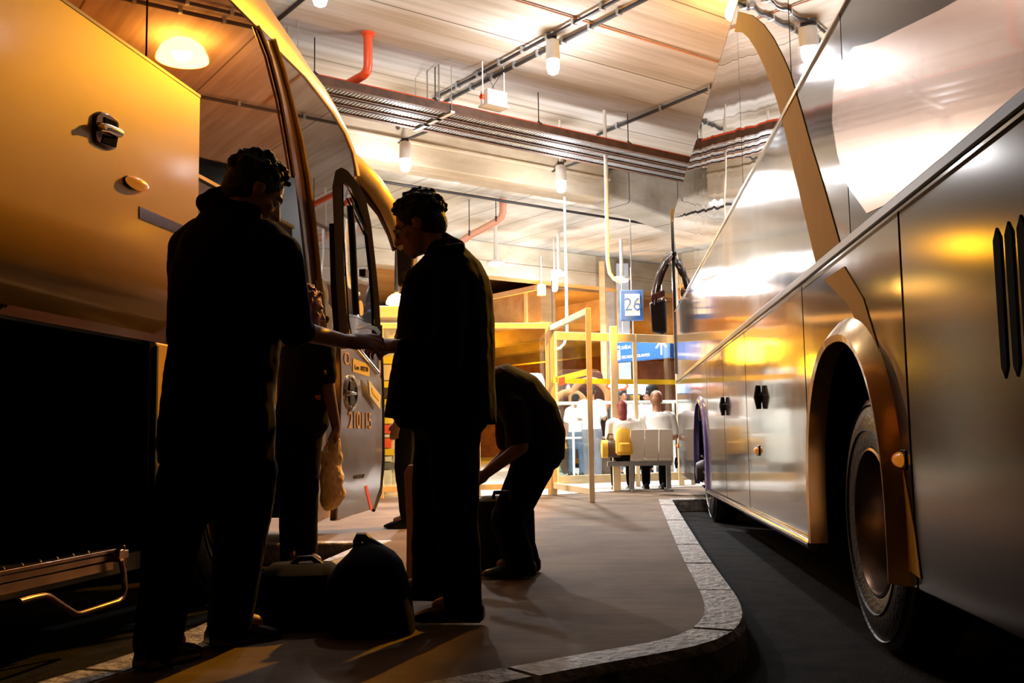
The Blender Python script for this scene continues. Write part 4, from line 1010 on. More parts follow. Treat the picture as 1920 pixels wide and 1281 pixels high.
for k in range(5):
    m = MB(); m.box((-0.14, -0.009, 0.07-k*0.04), (0.10, -0.005, 0.082-k*0.04)); m.build('text_row', 'sign_white', sc_n)
m = MB(); m.tube([(0, 0.04, 0.12), (0, 0.04, 3.4)], 0.014, 8); m.build('hanger', 'galv', root)
m = MB(); p = aty(1206, 728, 19.3); m.off = p; m.box(p+Vector((-0.05, 0, -0.12)), p+Vector((0.05, 0.03, 0.13))); o = m.build('notice_board', 'sign_white', bevel=0.004); o.location = p; tag(o, 'narrow tilted white notice between screen and dark vehicle', 'notice'); o.rotation_euler = (0, 0.15, 0)
# white railing beyond
p0 = aty(1036, 757, 18); p1 = aty(1262, 757, 18); hz = p0.z
root = thing('railing', 'white railing crossing behind the waiting passengers', 'railing', (p0.x, 18, 0))
m = MB((p0.x, 18, 0)); m.tube([(p0.x, 18, hz), (p1.x+1, 18, hz)], 0.03, 8); m.tube([(p0.x, 18, hz*0.55), (p1.x+1, 18, hz*0.55)], 0.02, 8); m.build('rails', 'white_paint', root)
for k in range(7):
    x = p0.x+(p1.x-p0.x)*k/6; m = MB((p0.x, 18, 0)); m.box((x-0.02, 17.98, 0), (x+0.02, 18.02, hz)); m.build('post', 'white_paint', root)
# bench with perforated white back
mat('bench_white', (0.80, 0.76, 0.68), 0.4, 0.1)
Yb = 13.9
a = aty(1182, 806, Yb); b = aty(1262, 806, Yb); zs_ = aty(1200, 862, Yb).z
root = thing('waiting_bench', 'cream metal waiting bench seen from behind', 'bench', ((a.x+b.x)/2, Yb, 0))
w = (b.x-a.x)/2; zt = a.z
for k in range(3):
    x0 = -w+k*2*w/3; m = MB(); m.loft([[(x0+0.003, y, z), (x0+2*w/3-0.003, y, z), (x0+2*w/3-0.003, y+0.02, z), (x0+0.003, y+0.02, z)] for y, z in ((0.0, zt), (0.02, zt-0.1), (0.07, zs_+0.08), (0.12, zs_+0.02))]); m.build('backrest', 'bench_white', root, bevel=0.004)
    m = MB(); m.box((x0+0.01, 0.12, zs_-0.02), (x0+2*w/3-0.01, 0.52, zs_+0.02)); m.build('seat', 'bench_white', root, bevel=0.006)
m = MB(); m.box((-w-0.3, 0.2, zs_-0.09), (w, 0.30, zs_-0.025)); m.build('beam', 'galv', root)
for x in (-w*0.9, w*0.85):
    m = MB(); m.box((x-0.03, 0.22, 0.02), (x+0.03, 0.28, zs_-0.09)); m.box((x-0.03, 0.0, 0), (x+0.03, 0.5, 0.03)); m.build('leg', 'galv', root)
# kiosk stripes seen between the door and the curly haired man
p = g0(722, 900); Yk = 13.6; a = aty(712, 800, Yk); b = aty(760, 800, Yk)
root = thing('kiosk', 'cream framed kiosk with yellow and red shelves beyond the open bus door', 'kiosk', (a.x, Yk, 0))
W_k = b.x-a.x; zt = aty(720, 578, Yk).z
m = MB(); m.box((-0.3, 0.02, 0), (W_k, 1.0, zt-0.15)); m.build('cabinet', 'pale_wall', root, bevel=0.01)
m = MB(); m.box((-0.4, -0.25, zt-0.16), (W_k+0.1, 1.1, zt)); m.build('canopy', 'cream_frame', root, bevel=0.01)
zz = 0.15
for k, (h_, mt) in enumerate(((0.22, 'sign_white'), (0.10, 'grey_cloth'), (0.08, 'white_paint'), (0.10, 'yellow_tape'), (0.14, 'red_pipe'), (0.05, 'white_paint'), (0.13, 'red_pipe'), (0.10, 'yellow_tape'), (0.14, 'white_paint'), (0.1, 'yellow_tape'), (0.14, 'rust_dark'), (0.10, 'yellow_tape'), (0.22, 'cream_frame'), (0.12, 'yellow_tape'))):
    m = MB(); m.box((-0.1, -0.08, zz), (0.16+0.05*(k % 2), 0.0, zz+h_-0.015)); m.build('shelf_panel', mt, root); zz += h_
light('kiosk_light', Vector((-1.2, 12.2, 2.9)), 70, SOD, 0.1)
# added lamps, kept out of sight, that brighten the concourse and near ceiling
def added_lamp(p, power, label, col=WHITE, bm='bulb_white', zt=ZC):
    root = thing('ceiling_lamp', label, 'lamp', p)
    m = MB(); m.lathe([(0.0, 0.17), (0.06, 0.2), (0.12, 0.18), (0.13, 0.03), (max(zt-p.z, 0.14), 0.02)], (0, 0, 0), 'Z', 20); m.build('housing', 'white_paint', root, smooth=True)
    m = MB(); m.lathe([(-0.03, 0.1), (-0.01, 0.15), (0.0, 0.15)], (0, 0, 0), 'Z', 20); m.build('diffuser', bm, root, smooth=True)
    l = light('lamp_light', p+Vector((0, 0, -0.15)), power, col, 0.1); l.data.type = 'SPOT'; l.data.spot_size = math.radians(150); l.data.spot_blend = 0.4
added_lamp(Vector((4.8, 18.0, 4.6)), 1600, 'added lamp hidden behind the roof of the silver bus')  # added behind the bus to light the concourse floor
for x, y, z, pw in ((8.0, 32, 3.0, 700), (-2, 34, 3.0, 700), (1.5, 42, 3.0, 500), (0.5, 27.5, 3.0, 500)):
    light('sodium_light', Vector((x, y, z)), pw, SOD, 0.3)
added_lamp(Vector((-0.4, 7.6, 5.35)), 1, 'added lamp just above the top of the view between the buses')
light('lamp_light', Vector((-0.4, 7.6, 5.2)), 90, WHITE, 0.1)  # added to light the near ceiling and pipes from the camera side
# the dim depot behind the camera: a few lamps so the flanks have something to reflect
for k, (x, y, pw, c) in enumerate(((-1.0, 3.5, 130, WHITE), (-3.5, -1.0, 60, WHITE))):
    pass
w_ = bpy.data.worlds.new('world'); sc.world = w_; w_.use_nodes = True
w_.node_tree.nodes['Background'].inputs[0].default_value = (0.010, 0.006, 0.004, 1)
w_.node_tree.nodes['Background'].inputs[1].default_value = 0.5
sc.view_settings.view_transform = 'Standard'; sc.view_settings.look = 'None'; sc.view_settings.gamma = 1; sc.view_settings.exposure = 0.0
# ================================================================== people
def V3(*a): return Vector(a)
def ring(c, r, f, a, b, n=22, e=2.0):
    out = []
    for k in range(n):
        t = 2*PI*k/n; x, y = math.cos(t), math.sin(t)
        out.append(c+r*a*math.copysign(abs(x)**(2/e), x)+f*b*math.copysign(abs(y)**(2/e), y))
    return out
def torso(m, spine, r, grow=0.0, e=2.2):
    rings = []
    for i, (p, hw, hd) in enumerate(spine):
        t = (spine[min(i+1, len(spine)-1)][0]-spine[max(i-1, 0)][0]).normalized()
        f = t.cross(r).normalized(); rr = f.cross(t).normalized()
        rings.append(ring(p, rr, f, hw+grow, hd+grow, e=e))
    m.loft(rings); return m
def head_prims(m, c, f, u, s=1.0, neck=None):
    f = f.normalized(); u = (u-f*u.dot(f)).normalized(); r = f.cross(u)
    M = Matrix((r, f, u)).transposed()
    P = lambda a, b, d: c+(r*a+f*b+u*d)*s
    def B(a, b, d, ra, rb, rd): m.ball(P(a, b, d), (ra*s, rb*s, rd*s), M)
    B(0, -0.012, 0.035, 0.076, 0.096, 0.092); B(0, 0.022, -0.03, 0.062, 0.070, 0.085); B(0, 0.038, -0.082, 0.045, 0.044, 0.033)
    B(0, 0.072, -0.100, 0.022, 0.018, 0.018); B(0, 0.082, 0.028, 0.046, 0.016, 0.012); B(0, 0.088, -0.062, 0.025, 0.013, 0.008); B(0, 0.085, -0.074, 0.022, 0.012, 0.008)
    m.cap(P(0, 0.090, 0.012), 0.009*s, P(0, 0.114, -0.030), 0.014*s); B(0.012, 0.100, -0.034, 0.009, 0.010, 0.008); B(-0.012, 0.100, -0.034, 0.009, 0.010, 0.008)
    for q in (-1, 1):
        B(q*0.077, -0.008, -0.002, 0.012, 0.020, 0.031); B(q*0.045, 0.058, -0.022, 0.020, 0.018, 0.016)
    if neck is not None: m.cap(P(0, -0.022, -0.05), 0.056*s, neck, 0.062*s)
    return P, M
def hand_prims(m, w, d, n, curl=0.5, s=1.0, thumb=1):
    """w wrist, d direction of the hand, n back-of-hand normal; thumb side = +-(d x n)"""
    d = d.normalized(); n = (n-d*n.dot(d)).normalized(); l = d.cross(n)*thumb
    M = Matrix((l, d, n)).transposed()
    m.ball(w+d*0.045*s, (0.042*s, 0.055*s, 0.017*s), M); m.ball(w+d*0.070*s, (0.043*s, 0.028*s, 0.014*s), M); m.cap(w-d*0.02, 0.027*s, w+d*0.02*s, 0.025*s)
    L_ = (0.072, 0.082, 0.076, 0.060)
    for k in range(4):
        o = l*(0.031-0.021*k)*s; p = w+d*(0.088-0.004*abs(k-1))*s+o; a = 0.0; q = p
        dd = (d+l*(0.10-0.07*k)).normalized()
        for j, fr in enumerate((0.45, 0.31, 0.24)):
            a += curl*(0.55+0.25*j+0.08*k); v = dd*math.cos(a)-n*math.sin(a); q2 = q+v*L_[k]*fr*s
            m.cap(q, (0.0092-0.0008*j)*s, q2, (0.0085-0.0009*j)*s, 8); q = q2
    p = w+d*0.022*s+l*0.030*s; v1 = (d*0.65+l*0.62-n*0.35).normalized(); v2 = (d*0.9+l*0.10-n*0.45*(0.5+curl)).normalized()
    m.cap(w+d*0.012*s+l*0.018*s, 0.015*s, p+v1*0.034*s, 0.0115*s, 8); m.cap(p+v1*0.034*s, 0.011*s, p+v1*0.034*s+v2*0.034*s, 0.0085*s, 8)
def hair_prims(m, P, M, s, col='short', curls=0, rnd=None):
    m.ball(P(0, -0.022, 0.045), (0.086*s, 0.100*s, 0.095*s), M); m.ball(P(0, -0.050, 0.0), (0.078*s, 0.070*s, 0.085*s), M)
    if curls:
        rnd = rnd or random.Random(3)
        for k in range(curls):
            a = rnd.uniform(0, 2*PI); b = rnd.uniform(-0.25, 1.0)
            cb = math.sqrt(max(0, 1-b*b)); e_ = rnd.uniform(0.98, 1.13); x, y, z = math.cos(a)*cb, math.sin(a)*cb, b
            if y > 0.45 and z < 0.45: continue
            m.ball(P(x*0.086*e_, -0.022+y*0.100*e_, 0.045+z*0.096*e_), (0.013*s,)*3, sub=1)
    if col == 'long':
        m.ball(P(0, -0.075, -0.06), (0.075*s, 0.045*s, 0.13*s), M); m.ball(P(0, -0.08, -0.15), (0.065*s, 0.035*s, 0.10*s), M)
def shoe(m, a, d, s=1.0):
    d = Vector((d.x, d.y, 0)).normalized(); r = Vector((d.y, -d.x, 0)); z = a.z
    g = Vector((a.x, a.y, 0)); zf = max(0.0, a.z-0.09)
    rings = []
    for t, w, h, lo in ((-0.085, 0.030, 0.055, 0.012), (-0.07, 0.038, 0.085, 0.0), (-0.02, 0.041, 0.105, 0.0), (0.04, 0.043, 0.085, 0.0), (0.10, 0.050, 0.060, 0.0), (0.155, 0.048, 0.045, 0.0), (0.19, 0.035, 0.032, 0.004), (0.205, 0.015, 0.02, 0.01)):
        c = g+d*t*s+Vector((0, 0, zf))
        rings.append([c+r*x*w*s+Vector((0, 0, lo+(h-lo)*y*s)) for x, y in ((-1, 0), (-1, 0.35), (-0.8, 0.75), (-0.4, 1), (0.4, 1), (0.8, 0.75), (1, 0.35), (1, 0))])
    m.loft(rings); return m
def person(name, label, o, sp, group=None):
    """sp: head(c,f,u), neck, spine, r, arms[(sh,el,wr,handdir,normal,curl,thumb)], legs[(hip,kn,an,toe)] and clothing"""
    root = thing(name, label, 'person', o, 0, group)
    vx = sp.get('voxel', 0.007); s = sp.get('hs', 1.0)
    hc_, hf, hu = sp['head']
    m = MB(o); P, M = head_prims(m, hc_, hf, hu, s, sp['neck'])
    torso(m, [(p, hw*0.86, hd*0.84) for p, hw, hd in sp['spine']], sp['r'])
    for sh, el, wr, hd_, n_, cu, th in sp['arms']:
        m.chain([sh, el, wr], [0.046*s, 0.038*s, 0.027*s]); m.ball(sh.lerp(sp['spine'][-1][0], 0.25), 0.06); m.cap(sh.lerp(sp['spine'][-1][0], 0.4), 0.05, sh, 0.046)
        hand_prims(m, wr, hd_, n_, cu, s, th)
    for hp, kn, an, toe in sp['legs']:
        m.chain([hp, kn, an], [0.075*s, 0.052*s, 0.036*s]); m.cap(an, 0.034, an+Vector((toe.x, toe.y, 0)).normalized()*0.10+Vector((0, 0, -max(0.0, an.z-0.05)*0.6 if an.z < 0.12 else -0.04)), 0.028)
        m.cap(sp['spine'][0][0], 0.07, hp, 0.075)
    body = m.build('body', sp.get('skin', 'skin'), root, remesh=vx, smooth_it=2)
    if sp.get('hair'):
        m = MB(o); hair_prims(m, P, M, s, sp.get('hairstyle', 'short'), sp.get('curls', 0)); m.build('hair', sp['hair'], root, remesh=vx*0.8, smooth_it=1)
    if not sp.get('far'):
        for q in (-1, 1):
            m = MB(o); m.ball(P(q*0.031, 0.078, 0.006), 0.0125*s, sub=2); m.build('eye', 'sign_white', root, smooth=True)
    # top
    t_ = sp.get('top')
    if t_:
        mt, grow, sl, ex = t_
        m = MB(o); torso(m, sp.get('jacket', [(p, hw+grow, hd+grow) for p, hw, hd in sp['spine']]), sp['r'])
        for i, (sh, el, wr, *_r) in enumerate(sp['arms']):
            L2 = sl[i] if isinstance(sl, (list, tuple)) else sl
            m.cap(sh.lerp(sp['spine'][-1][0], 0.35), 0.06+grow*0.7, sh, 0.058+grow*0.6)
            m.cap(sh, 0.060+grow*0.6, sh.lerp(el, min(1, L2)), 0.054+grow*0.5)
            if L2 > 1: m.cap(el, 0.054+grow*0.5, el.lerp(wr, L2-1), 0.042+grow*0.4)
        for b in sp.get('extra', []): m.cap(*b)
        m.build(sp.get('topname', 'shirt'), mt, root, remesh=vx*1.3, smooth_it=3, disp=ex, dscale=0.10)
    mt = sp.get('trousers')
    if mt:
        g_ = sp.get('leg_grow', 0.02)
        m = MB(o); sp0 = sp['spine'][0]
        for hp, kn, an, toe in sp['legs']:
            m.chain([hp, kn, an+Vector((0, 0, -0.02 if not sp.get('far') else 0.0))], [0.085+g_, 0.062+g_, 0.050+g_]); m.cap(sp0[0], 0.08+g_, hp, 0.085+g_)
        torso(m, [(sp0[0]-(sp['spine'][1][0]-sp0[0]).normalized()*0.04, sp0[1]*0.9, sp0[2]*0.9), (sp0[0], sp0[1]+0.01, sp0[2]+0.01), (sp0[0].lerp(sp['spine'][1][0], 0.6), sp0[1], sp0[2])], sp['r'])
        m.build('trousers', mt, root, remesh=vx*1.3, smooth_it=3, disp=sp.get('ldisp', 0.012), dscale=0.09)
    if sp.get('shoes'):
        for hp, kn, an, toe in sp['legs']:
            m = MB(o); shoe(m, an, toe); q = m.build('shoe', sp['shoes'], root, smooth=True, bevel=0.004)
    return root, P, M, body
# ---- man on the left, seen from behind, bowed, reaching to the right
Y = 3.50
o = V3(-1.15, 3.5, 0)
r = V3(0.86, -0.42, 0).normalized()
W = aty
rows = [(870, 298, 512, .15), (800, 298, 516, .15), (720, 308, 512, .15), (640, 322, 520, .155), (560, 322, 530, .16), (500, 326, 530, .16), (455, 345, 515, .15), (425, 375, 498, .12), (400, 395, 490, .085)]
spn = []
for py, xl, xr, dd in rows:
    a, b = W(xl, py, Y), W(xr, py, Y); spn.append(((a+b)/2, (b-a).length/2/0.90, dd))
jk = [(p, hw, hd) for p, hw, hd in spn]
bodysp = [(p, hw*0.84, hd*0.8) for p, hw, hd in spn]
shL, shR = W(352, 465, 3.66), W(528, 478, 3.38)
armsA = [(shL, W(346, 640, 3.70), W(430, 665, 3.98), V3(0.9, 0.3, -0.1), V3(0, 0, 1), 0.6, 1),
         (shR, W(552, 618, 3.42), W(648, 641, 3.66), V3(1, 0.10, 0.02), V3(0.05, -0.75, 0.65), 0.55, -1)]
legsA = [(W(360, 880, 3.62), W(322, 1020, 3.46), W(296, 1196, 3.42), V3(0.35, 0.9, 0)), (W(458, 880, 3.5), W(452, 1010, 3.62), W(430, 1160, 3.78), V3(0.8, 0.6, 0))]
spA = dict(head=(W(478, 362, 3.5), V3(0.72, 0.42, -0.55), V3(0.35, 0.2, 1)), neck=W(446, 420, 3.5), spine=bodysp, jacket=jk, r=r, arms=armsA, legs=legsA, hair='hair_black', curls=170, hs=1.0,
           top=('black_cloth', 0.02, [1.6, 1.15], 0.016), topname='jacket', trousers='black_cloth', leg_grow=0.030, shoes='leather_black', voxel=0.0065,
           extra=[(W(384, 378, 3.47), 0.035, W(420, 392, 3.46), 0.045), (W(420, 392, 3.46), 0.05, W(468, 405, 3.44), 0.045), (W(398, 366, 3.48), 0.03, W(440, 360, 3.47), 0.03)])
rootA, PA, MA, bA = person('person', 'person in black jacket with curly hair, back turned, handing over a slip at left', o, spA)
# ---- man in the middle, in profile facing left
Y = 4.12
o = V3(-0.28, 4.12, 0)
r = V3(0.30, 0.95, 0).normalized()
rows = [(790, 722, 930, .23), (760, 726, 930, .23), (700, 738, 926, .23), (640, 748, 925, .22), (590, 750, 924, .22), (550, 757, 922, .22), (520, 768, 914, .21), (495, 785, 898, .17), (472, 800, 872, .11), (452, 805, 858, .075)]
spn = []
for py, xl, xr, dd in rows:
    a, b = W(xl, py, Y), W(xr, py, Y); spn.append(((a+b)/2, dd, (b-a).length/2))
bodysp = [(p, hw*0.8, hd*0.8) for p, hw, hd in spn]
legsB = [(W(845, 800, 3.98), W(852, 960, 3.98), W(850, 1128, 3.98), V3(-0.9, 0.2, 0)), (W(825, 800, 4.22), W(816, 960, 4.26), W(812, 1096, 4.32), V3(-0.9, 0.3, 0))]
legsB = [(W(850, 800, 3.98), W(856, 960, 4.0), W(868, 1122, 4.10), V3(-0.95, 0.1, 0)), (W(826, 800, 4.22), W(812, 960, 4.26), W(806, 1084, 4.34), V3(-0.9, 0.3, 0))]
armsB = [(W(842, 545, 3.93), W(838, 680, 3.88), W(752, 648, 3.94), V3(-1, -0.05, 0.03), V3(0.05, -0.6, 0.75), 0.6, 1),
         (W(850, 535, 4.32), W(842, 672, 4.36), W(765, 650, 4.24), V3(-1, -0.5, -0.1), V3(0.1, 0.5, 0.8), 0.5, -1)]
spB = dict(head=(W(786, 424, 4.12), V3(-0.90, 0.12, -0.38), V3(-0.30, 0.0, 1)), neck=W(832, 480, 4.12), spine=bodysp, jacket=spn, r=r, arms=armsB, legs=legsB, hair='hair_black', curls=230,
           top=('black_cloth', 0.015, 1.85, 0.010), topname='jacket', trousers='black_cloth', leg_grow=0.026, shoes='leather_black', voxel=0.0065, skin='skin',
           extra=[(W(832, 444, 4.10), 0.022, W(862, 462, 4.05), 0.024), (W(818, 476, 4.0), 0.03, W(862, 466, 4.0), 0.025), (W(826, 450, 4.2), 0.025, W(858, 458, 4.2), 0.022)])
rootB, PB, MB_, bB = person('person', 'person with glasses and short curly hair in profile, dark coat, taking the slip', o, spB)
m = MB(o)
for q in (-1, 1):
    c = PB(q*0.034, 0.098, 0.004); ux, uy = MB_.col[0], MB_.col[2]
    m.tube([c+ux*0.024*math.cos(t)+uy*0.019*math.sin(t) for t in [2*PI*k/16 for k in range(17)]], 0.0022, 6)
    m.tube([PB(q*0.060, 0.094, 0.008), PB(q*0.078, 0.03, 0.008), PB(q*0.080, -0.02, 0.0)], 0.0022, 6)
m.tube([PB(-0.011, 0.104, 0.006), PB(0.011, 0.104, 0.006)], 0.002, 6); m.build('glasses', 'dark_metal', rootB, smooth=True)
# the slip between the two hands
p = W(690, 626, 3.86); m = MB(p)
m.loft([[p+V3(x, y-0.03, z+0.0), p+V3(x, y+0.035, z+0.02), p+V3(x, y+0.035, z+0.0215), p+V3(x, y-0.03, z+0.0015)] for x, y, z in ((-0.045, 0.0, 0.012), (0.0, 0.0, 0.018), (0.03, 0, 0.008), (0.045, 0, -0.012))])
q = m.build('paper_slip', 'white_cloth', smooth=True); q.location = p; tag(q, 'small white paper slip passing between the two standing men', 'paper')
# ---- bending person behind
Yc = 5.5; o = V3(0.05, 5.5, 0)
r = V3(0.1, 1, 0).normalized()
spine = [(W(1003, 862, Yc), .17, .14), (W(1004, 815, Yc), .18, .145), (W(994, 775, Yc), .18, .135), (W(972, 745, Yc), .19, .13), (W(940, 728, Yc), .20, .12), (W(912, 728, Yc), .12, .08)]
legsC = [(W(1000, 872, 5.4), W(952, 975, 5.4), W(975, 1048, 5.44), V3(-1, 0, 0)), (W(1000, 872, 5.62), W(958, 970, 5.64), W(985, 1040, 5.68), V3(-1, 0.1, 0))]
armsC = [(W(962, 762, 5.3), W(978, 838, 5.26), W(912, 888, 5.3), V3(-1, 0, -0.55), V3(0, -0.7, 0.6), 0.7, 1), (W(950, 760, 5.7), W(950, 850, 5.72), W(900, 900, 5.66), V3(-1, 0, -0.5), V3(0, 0.7, 0.6), 0.7, -1)]
spC = dict(head=(W(884, 742, Yc), V3(-0.55, 0, -0.85), V3(-0.85, 0, 0.5)), neck=W(920, 730, Yc), spine=spine, r=r, arms=armsC, legs=legsC, hair='hair_brown', hairstyle='long', curls=40,
           top=('dark_cloth', 0.02, 0.75, 0.010), trousers='black_cloth', leg_grow=0.03, shoes='leather_black', voxel=0.009, skin='skin_dark')
rootC, PC, MC, _ = person('person', 'person in dark t-shirt bending over bags behind the coated person', o, spC)
m = MB(o)
for k in range(46):
    a = random.random(); y = Yc-0.17+0.32*random.random()
    m.tube([W(915+10*a, 700+8*random.random(), y), W(940+18*a, 690+20*a, y), W(962+16*a, 702+12*a, y), W(975+10*a, 716+14*a, y)], [0.006, 0.008, 0.007, 0.003], 5)
m.build('loose_hair', 'hair_brown', rootC, smooth=True)
# ---- person with plastic bag behind the left man
Yd = 5.85; o = V3(-1.18, 5.85, 0)
r = V3(0.8, -0.6, 0).normalized()
spine = [(W(566, 800, Yd), .16, .12), (W(568, 750, Yd), .15, .11), (W(572, 700, Yd), .16, .12), (W(578, 650, Yd), .18, .11), (W(578, 630, Yd), .09, .07)]
armsD = [(W(540, 655, 5.98), W(532, 720, 6.08), W(545, 770, 5.88), V3(0, 0, -1), V3(-1, 0, 0), 0.4, 1), (W(606, 662, 5.78), W(617, 738, 5.76), W(630, 800, 5.78), V3(0.1, 0, -1), V3(1, -0.2, 0), 0.9, 1)]
legsD = [(W(548, 810, 5.98), W(546, 920, 5.98), W(545, 1036, 6.00), V3(0.5, -0.8, 0)), (W(574, 810, 5.83), W(573, 925, 5.80), W(574, 1042, 5.88), V3(0.7, -0.6, 0))]
spD = dict(head=(W(574, 580, Yd), V3(0.8, 0.4, -0.2), V3(0.1, 0, 1)), neck=W(576, 632, Yd), spine=spine, r=r, arms=armsD, legs=legsD, hair='hair_red', hairstyle='long', curls=50,
           top=('dark_cloth', 0.015, 0.6, 0.010), trousers='black_cloth', leg_grow=0.012, shoes='leather_black', voxel=0.009, skin='skin_dark')
rootD, PD, MD, _ = person('person', 'person mostly hidden behind the left man, arm hanging with a plastic bag', o, spD)
p = W(592, 760, 5.68); m = MB(o)
for k in range(26):
    t = k/25; m.tube([W(596+4*math.sin(k), 742, 5.68+0.02*math.cos(k)), W(588+14*t, 770, 5.98+0.03*math.sin(k*2)), W(582+22*t, 792+5*math.sin(k*3), 5.98)], [0.004, 0.006, 0.003], 5)
m.build('scarf_fringe', 'red_pipe', rootD, smooth=True)
m = MB(o); m.tube([W(596, 640, 5.68), W(602, 672, 5.98), W(610, 700, 5.68)], [0.012, 0.02, 0.012], 8, flat=0.6); m.build('bag_strap', 'skin', rootD, smooth=True)
# plastic bag
mat('plastic_bag', (0.95, 0.70, 0.36), 0.35, noise=0.1, bump=1.0, bscale=14, bdist=0.01)
o = W(622, 890, 5.78)
rows = [(816, 628, 634, .01), (832, 612, 638, .03), (850, 604, 640, .05), (880, 601, 643, .07), (905, 600, 644, .08), (930, 600, 647, .08), (948, 602, 636, .07), (956, 608, 624, .04)]
m = MB(o); m.loft([ring((W(a, y, 5.78)+W(b, y, 5.78))/2, V3(1, 0, 0), V3(0, 1, 0), (W(b, y, 5.78)-W(a, y, 5.78)).length/2, d, 18, 1.7) for y, a, b, d in rows])
root = thing('plastic_bag', 'cream plastic carrier bag hanging from a hand beside the bus door', 'bag', o)
m.build('sack', 'plastic_bag', root, remesh=0.008, smooth_it=2, disp=0.035, dscale=0.06)
for a in (-3, 5):
    m = MB(o); m.tube([W(618+a, 845, 5.78), W(625+a*0.6, 825, 5.78), W(631, 808, 5.78)], [0.03, 0.018, 0.008], 8, flat=0.4); m.build('handle', 'plastic_bag', root, smooth=True)
# ---- generic poser for the rest
def stand(label, px, py_feet, face, h=1.7, top='white_cloth', trou='black_cloth', hair='hair_black', skin='skin', Y=None, arms='down', voxel=0.014, style='short', bow=0.0, group=None, shoes='leather_black', stride=0.0):
    Y_ = Y or atz(px, py_feet, 0).y; g = aty(px, py_feet, Y_); g.z = 0; k = h/1.75
    f = V3(math.cos(face), math.sin(face), 0); r = V3(f.y, -f.x, 0); z = V3(0, 0, 1)
    Pt = lambda a, b, c: g+(r*a+f*b+z*c)*k
    sp_ = [(Pt(0, 0, .93), .16*k, .115*k), (Pt(0, 0.0, 1.05), .145*k, .105*k), (Pt(0, 0.02, 1.22), .165*k, .12*k), (Pt(0, 0.0, 1.38), .17*k, .105*k), (Pt(0, -0.01, 1.46), .10*k, .07*k)]
    A_ = []
    for q in (-1, 1):
        sh = Pt(q*.19, 0, 1.40)
        if arms == 'down': el, wr, hd_ = Pt(q*.23, -.02, 1.12), Pt(q*.24, .06, .88), f*0.2-z
        elif arms == 'front': el, wr, hd_ = Pt(q*.23, 0.02, 1.13), Pt(q*.14, .25, 1.16), f-r*q*0.4
        else: el, wr, hd_ = Pt(q*.25, -.02, 1.13), (Pt(q*.16, .24, 1.20) if q > 0 else Pt(q*.24, .05, .88)), (f if q > 0 else -z)
        A_.append((sh, el, wr, hd_, r*q if arms == 'down' else z, 0.5, -q))
    Lg = [(Pt(q*.09, 0, .90), Pt(q*.10, .03+q*stride*.5, .50), Pt(q*.10, -.01+q*stride, .09), f) for q in (-1, 1)]
    sp = dict(head=(Pt(0, 0.02, 1.63), f-z*0.15, z), neck=Pt(0, -.01, 1.46), spine=sp_, r=r, arms=A_, legs=Lg, hair=hair, hairstyle=style, top=(top, 0.018, 0.75, 0.006), trousers=trou, leg_grow=0.012, shoes=shoes, voxel=voxel, skin=skin, hs=k, far=True)
    return person('person', label, g, sp, group)
def sit(label, px, Y_, zseat, face, h=1.7, top='white_cloth', trou='black_cloth', hair='hair_brown', skin='skin', style='short', shoes='leather_black', voxel=0.014, lean=0.0):
    g = aty(px, 900, Y_); g.z = 0; k = h/1.75
    f = V3(math.cos(face), math.sin(face), 0); r = V3(f.y, -f.x, 0); z = V3(0, 0, 1)
    Pt = lambda a, b, c: g+(r*a+f*b)*k+z*(zseat+c*k)
    sp_ = [(Pt(0, 0, .10), .17*k, .12*k), (Pt(0, -.02, .25), .155*k, .115*k), (Pt(lean*.5, 0, .42), .17*k, .12*k), (Pt(lean, .01, .56), .18*k, .105*k), (Pt(lean, .02, .63), .10*k, .07*k)]
    A_ = [(Pt(q*.19+lean, 0, .57), Pt(q*.25, .02, .30), Pt(q*.14, .28, .24), f, z, 0.5, -q) for q in (-1, 1)]
    Lg = []
    for q in (-1, 1):
        an = g+r*q*.12*k+f*.46*k+z*0.09
        Lg.append((Pt(q*.09, .03, .09), Pt(q*.12, .44, .09), an, f))
    sp = dict(head=(Pt(lean, 0.06, .80), f-z*0.2, z), neck=Pt(lean, .02, .64), spine=sp_, r=r, arms=A_, legs=Lg, hair=hair, hairstyle=style, top=(top, 0.018, 0.75, 0.006), trousers=trou, leg_grow=0.012, shoes=shoes, voxel=voxel, skin=skin, hs=k, far=True)
    return person('person', label, g, sp)
stand('person in white shirt and dark trousers standing behind the coated person', 766, 988, PI*0.98, 1.74, voxel=0.012, trou='dark_cloth', stride=0.0)
stand('person in white shirt, back turned, standing beyond the gate leaf', 1112, 903, PI*0.45, 1.66, arms='front', trou='grey_cloth')
stand('person in white shirt and jeans pulling a luggage trolley', 1082, 893, PI*0.3, 1.62, trou='jeans', arms='one', stride=0.06)
stand('person in pale shirt facing the camera behind the red haired passenger', 1172, 890, -PI*0.45, 1.70, top='bench_white', trou='grey_cloth', arms='front')
stand('person in white shirt standing behind the seated brown haired passenger', 1217, 886, -PI*0.6, 1.72, trou='black_cloth')
stand('short person in teal clothes seen at the left edge of the gate leaf', 1046, 886, PI*0.2, 1.20, top='teal_cloth', trou='teal_cloth', hair='hair_brown')
stand('person in pale clothes walking behind the gate post', 1040, 884, PI*0.8, 1.70, top='grey_cloth', trou='jeans')
zse = zs_
sit('person with red hair and backpack seated at the left end of the bench', 1174, 14.15, zse-0.02, PI*0.5, 1.58, top='bench_white', hair='hair_red', style='long', lean=-0.03)
sit('person with brown hair in white shirt seated on the bench, arm on its back', 1236, 14.2, zse, PI*0.5, 1.78, top='white_cloth', hair='hair_brown')
mat('shoe_red', (0.75, 0.06, 0.04), 0.5)
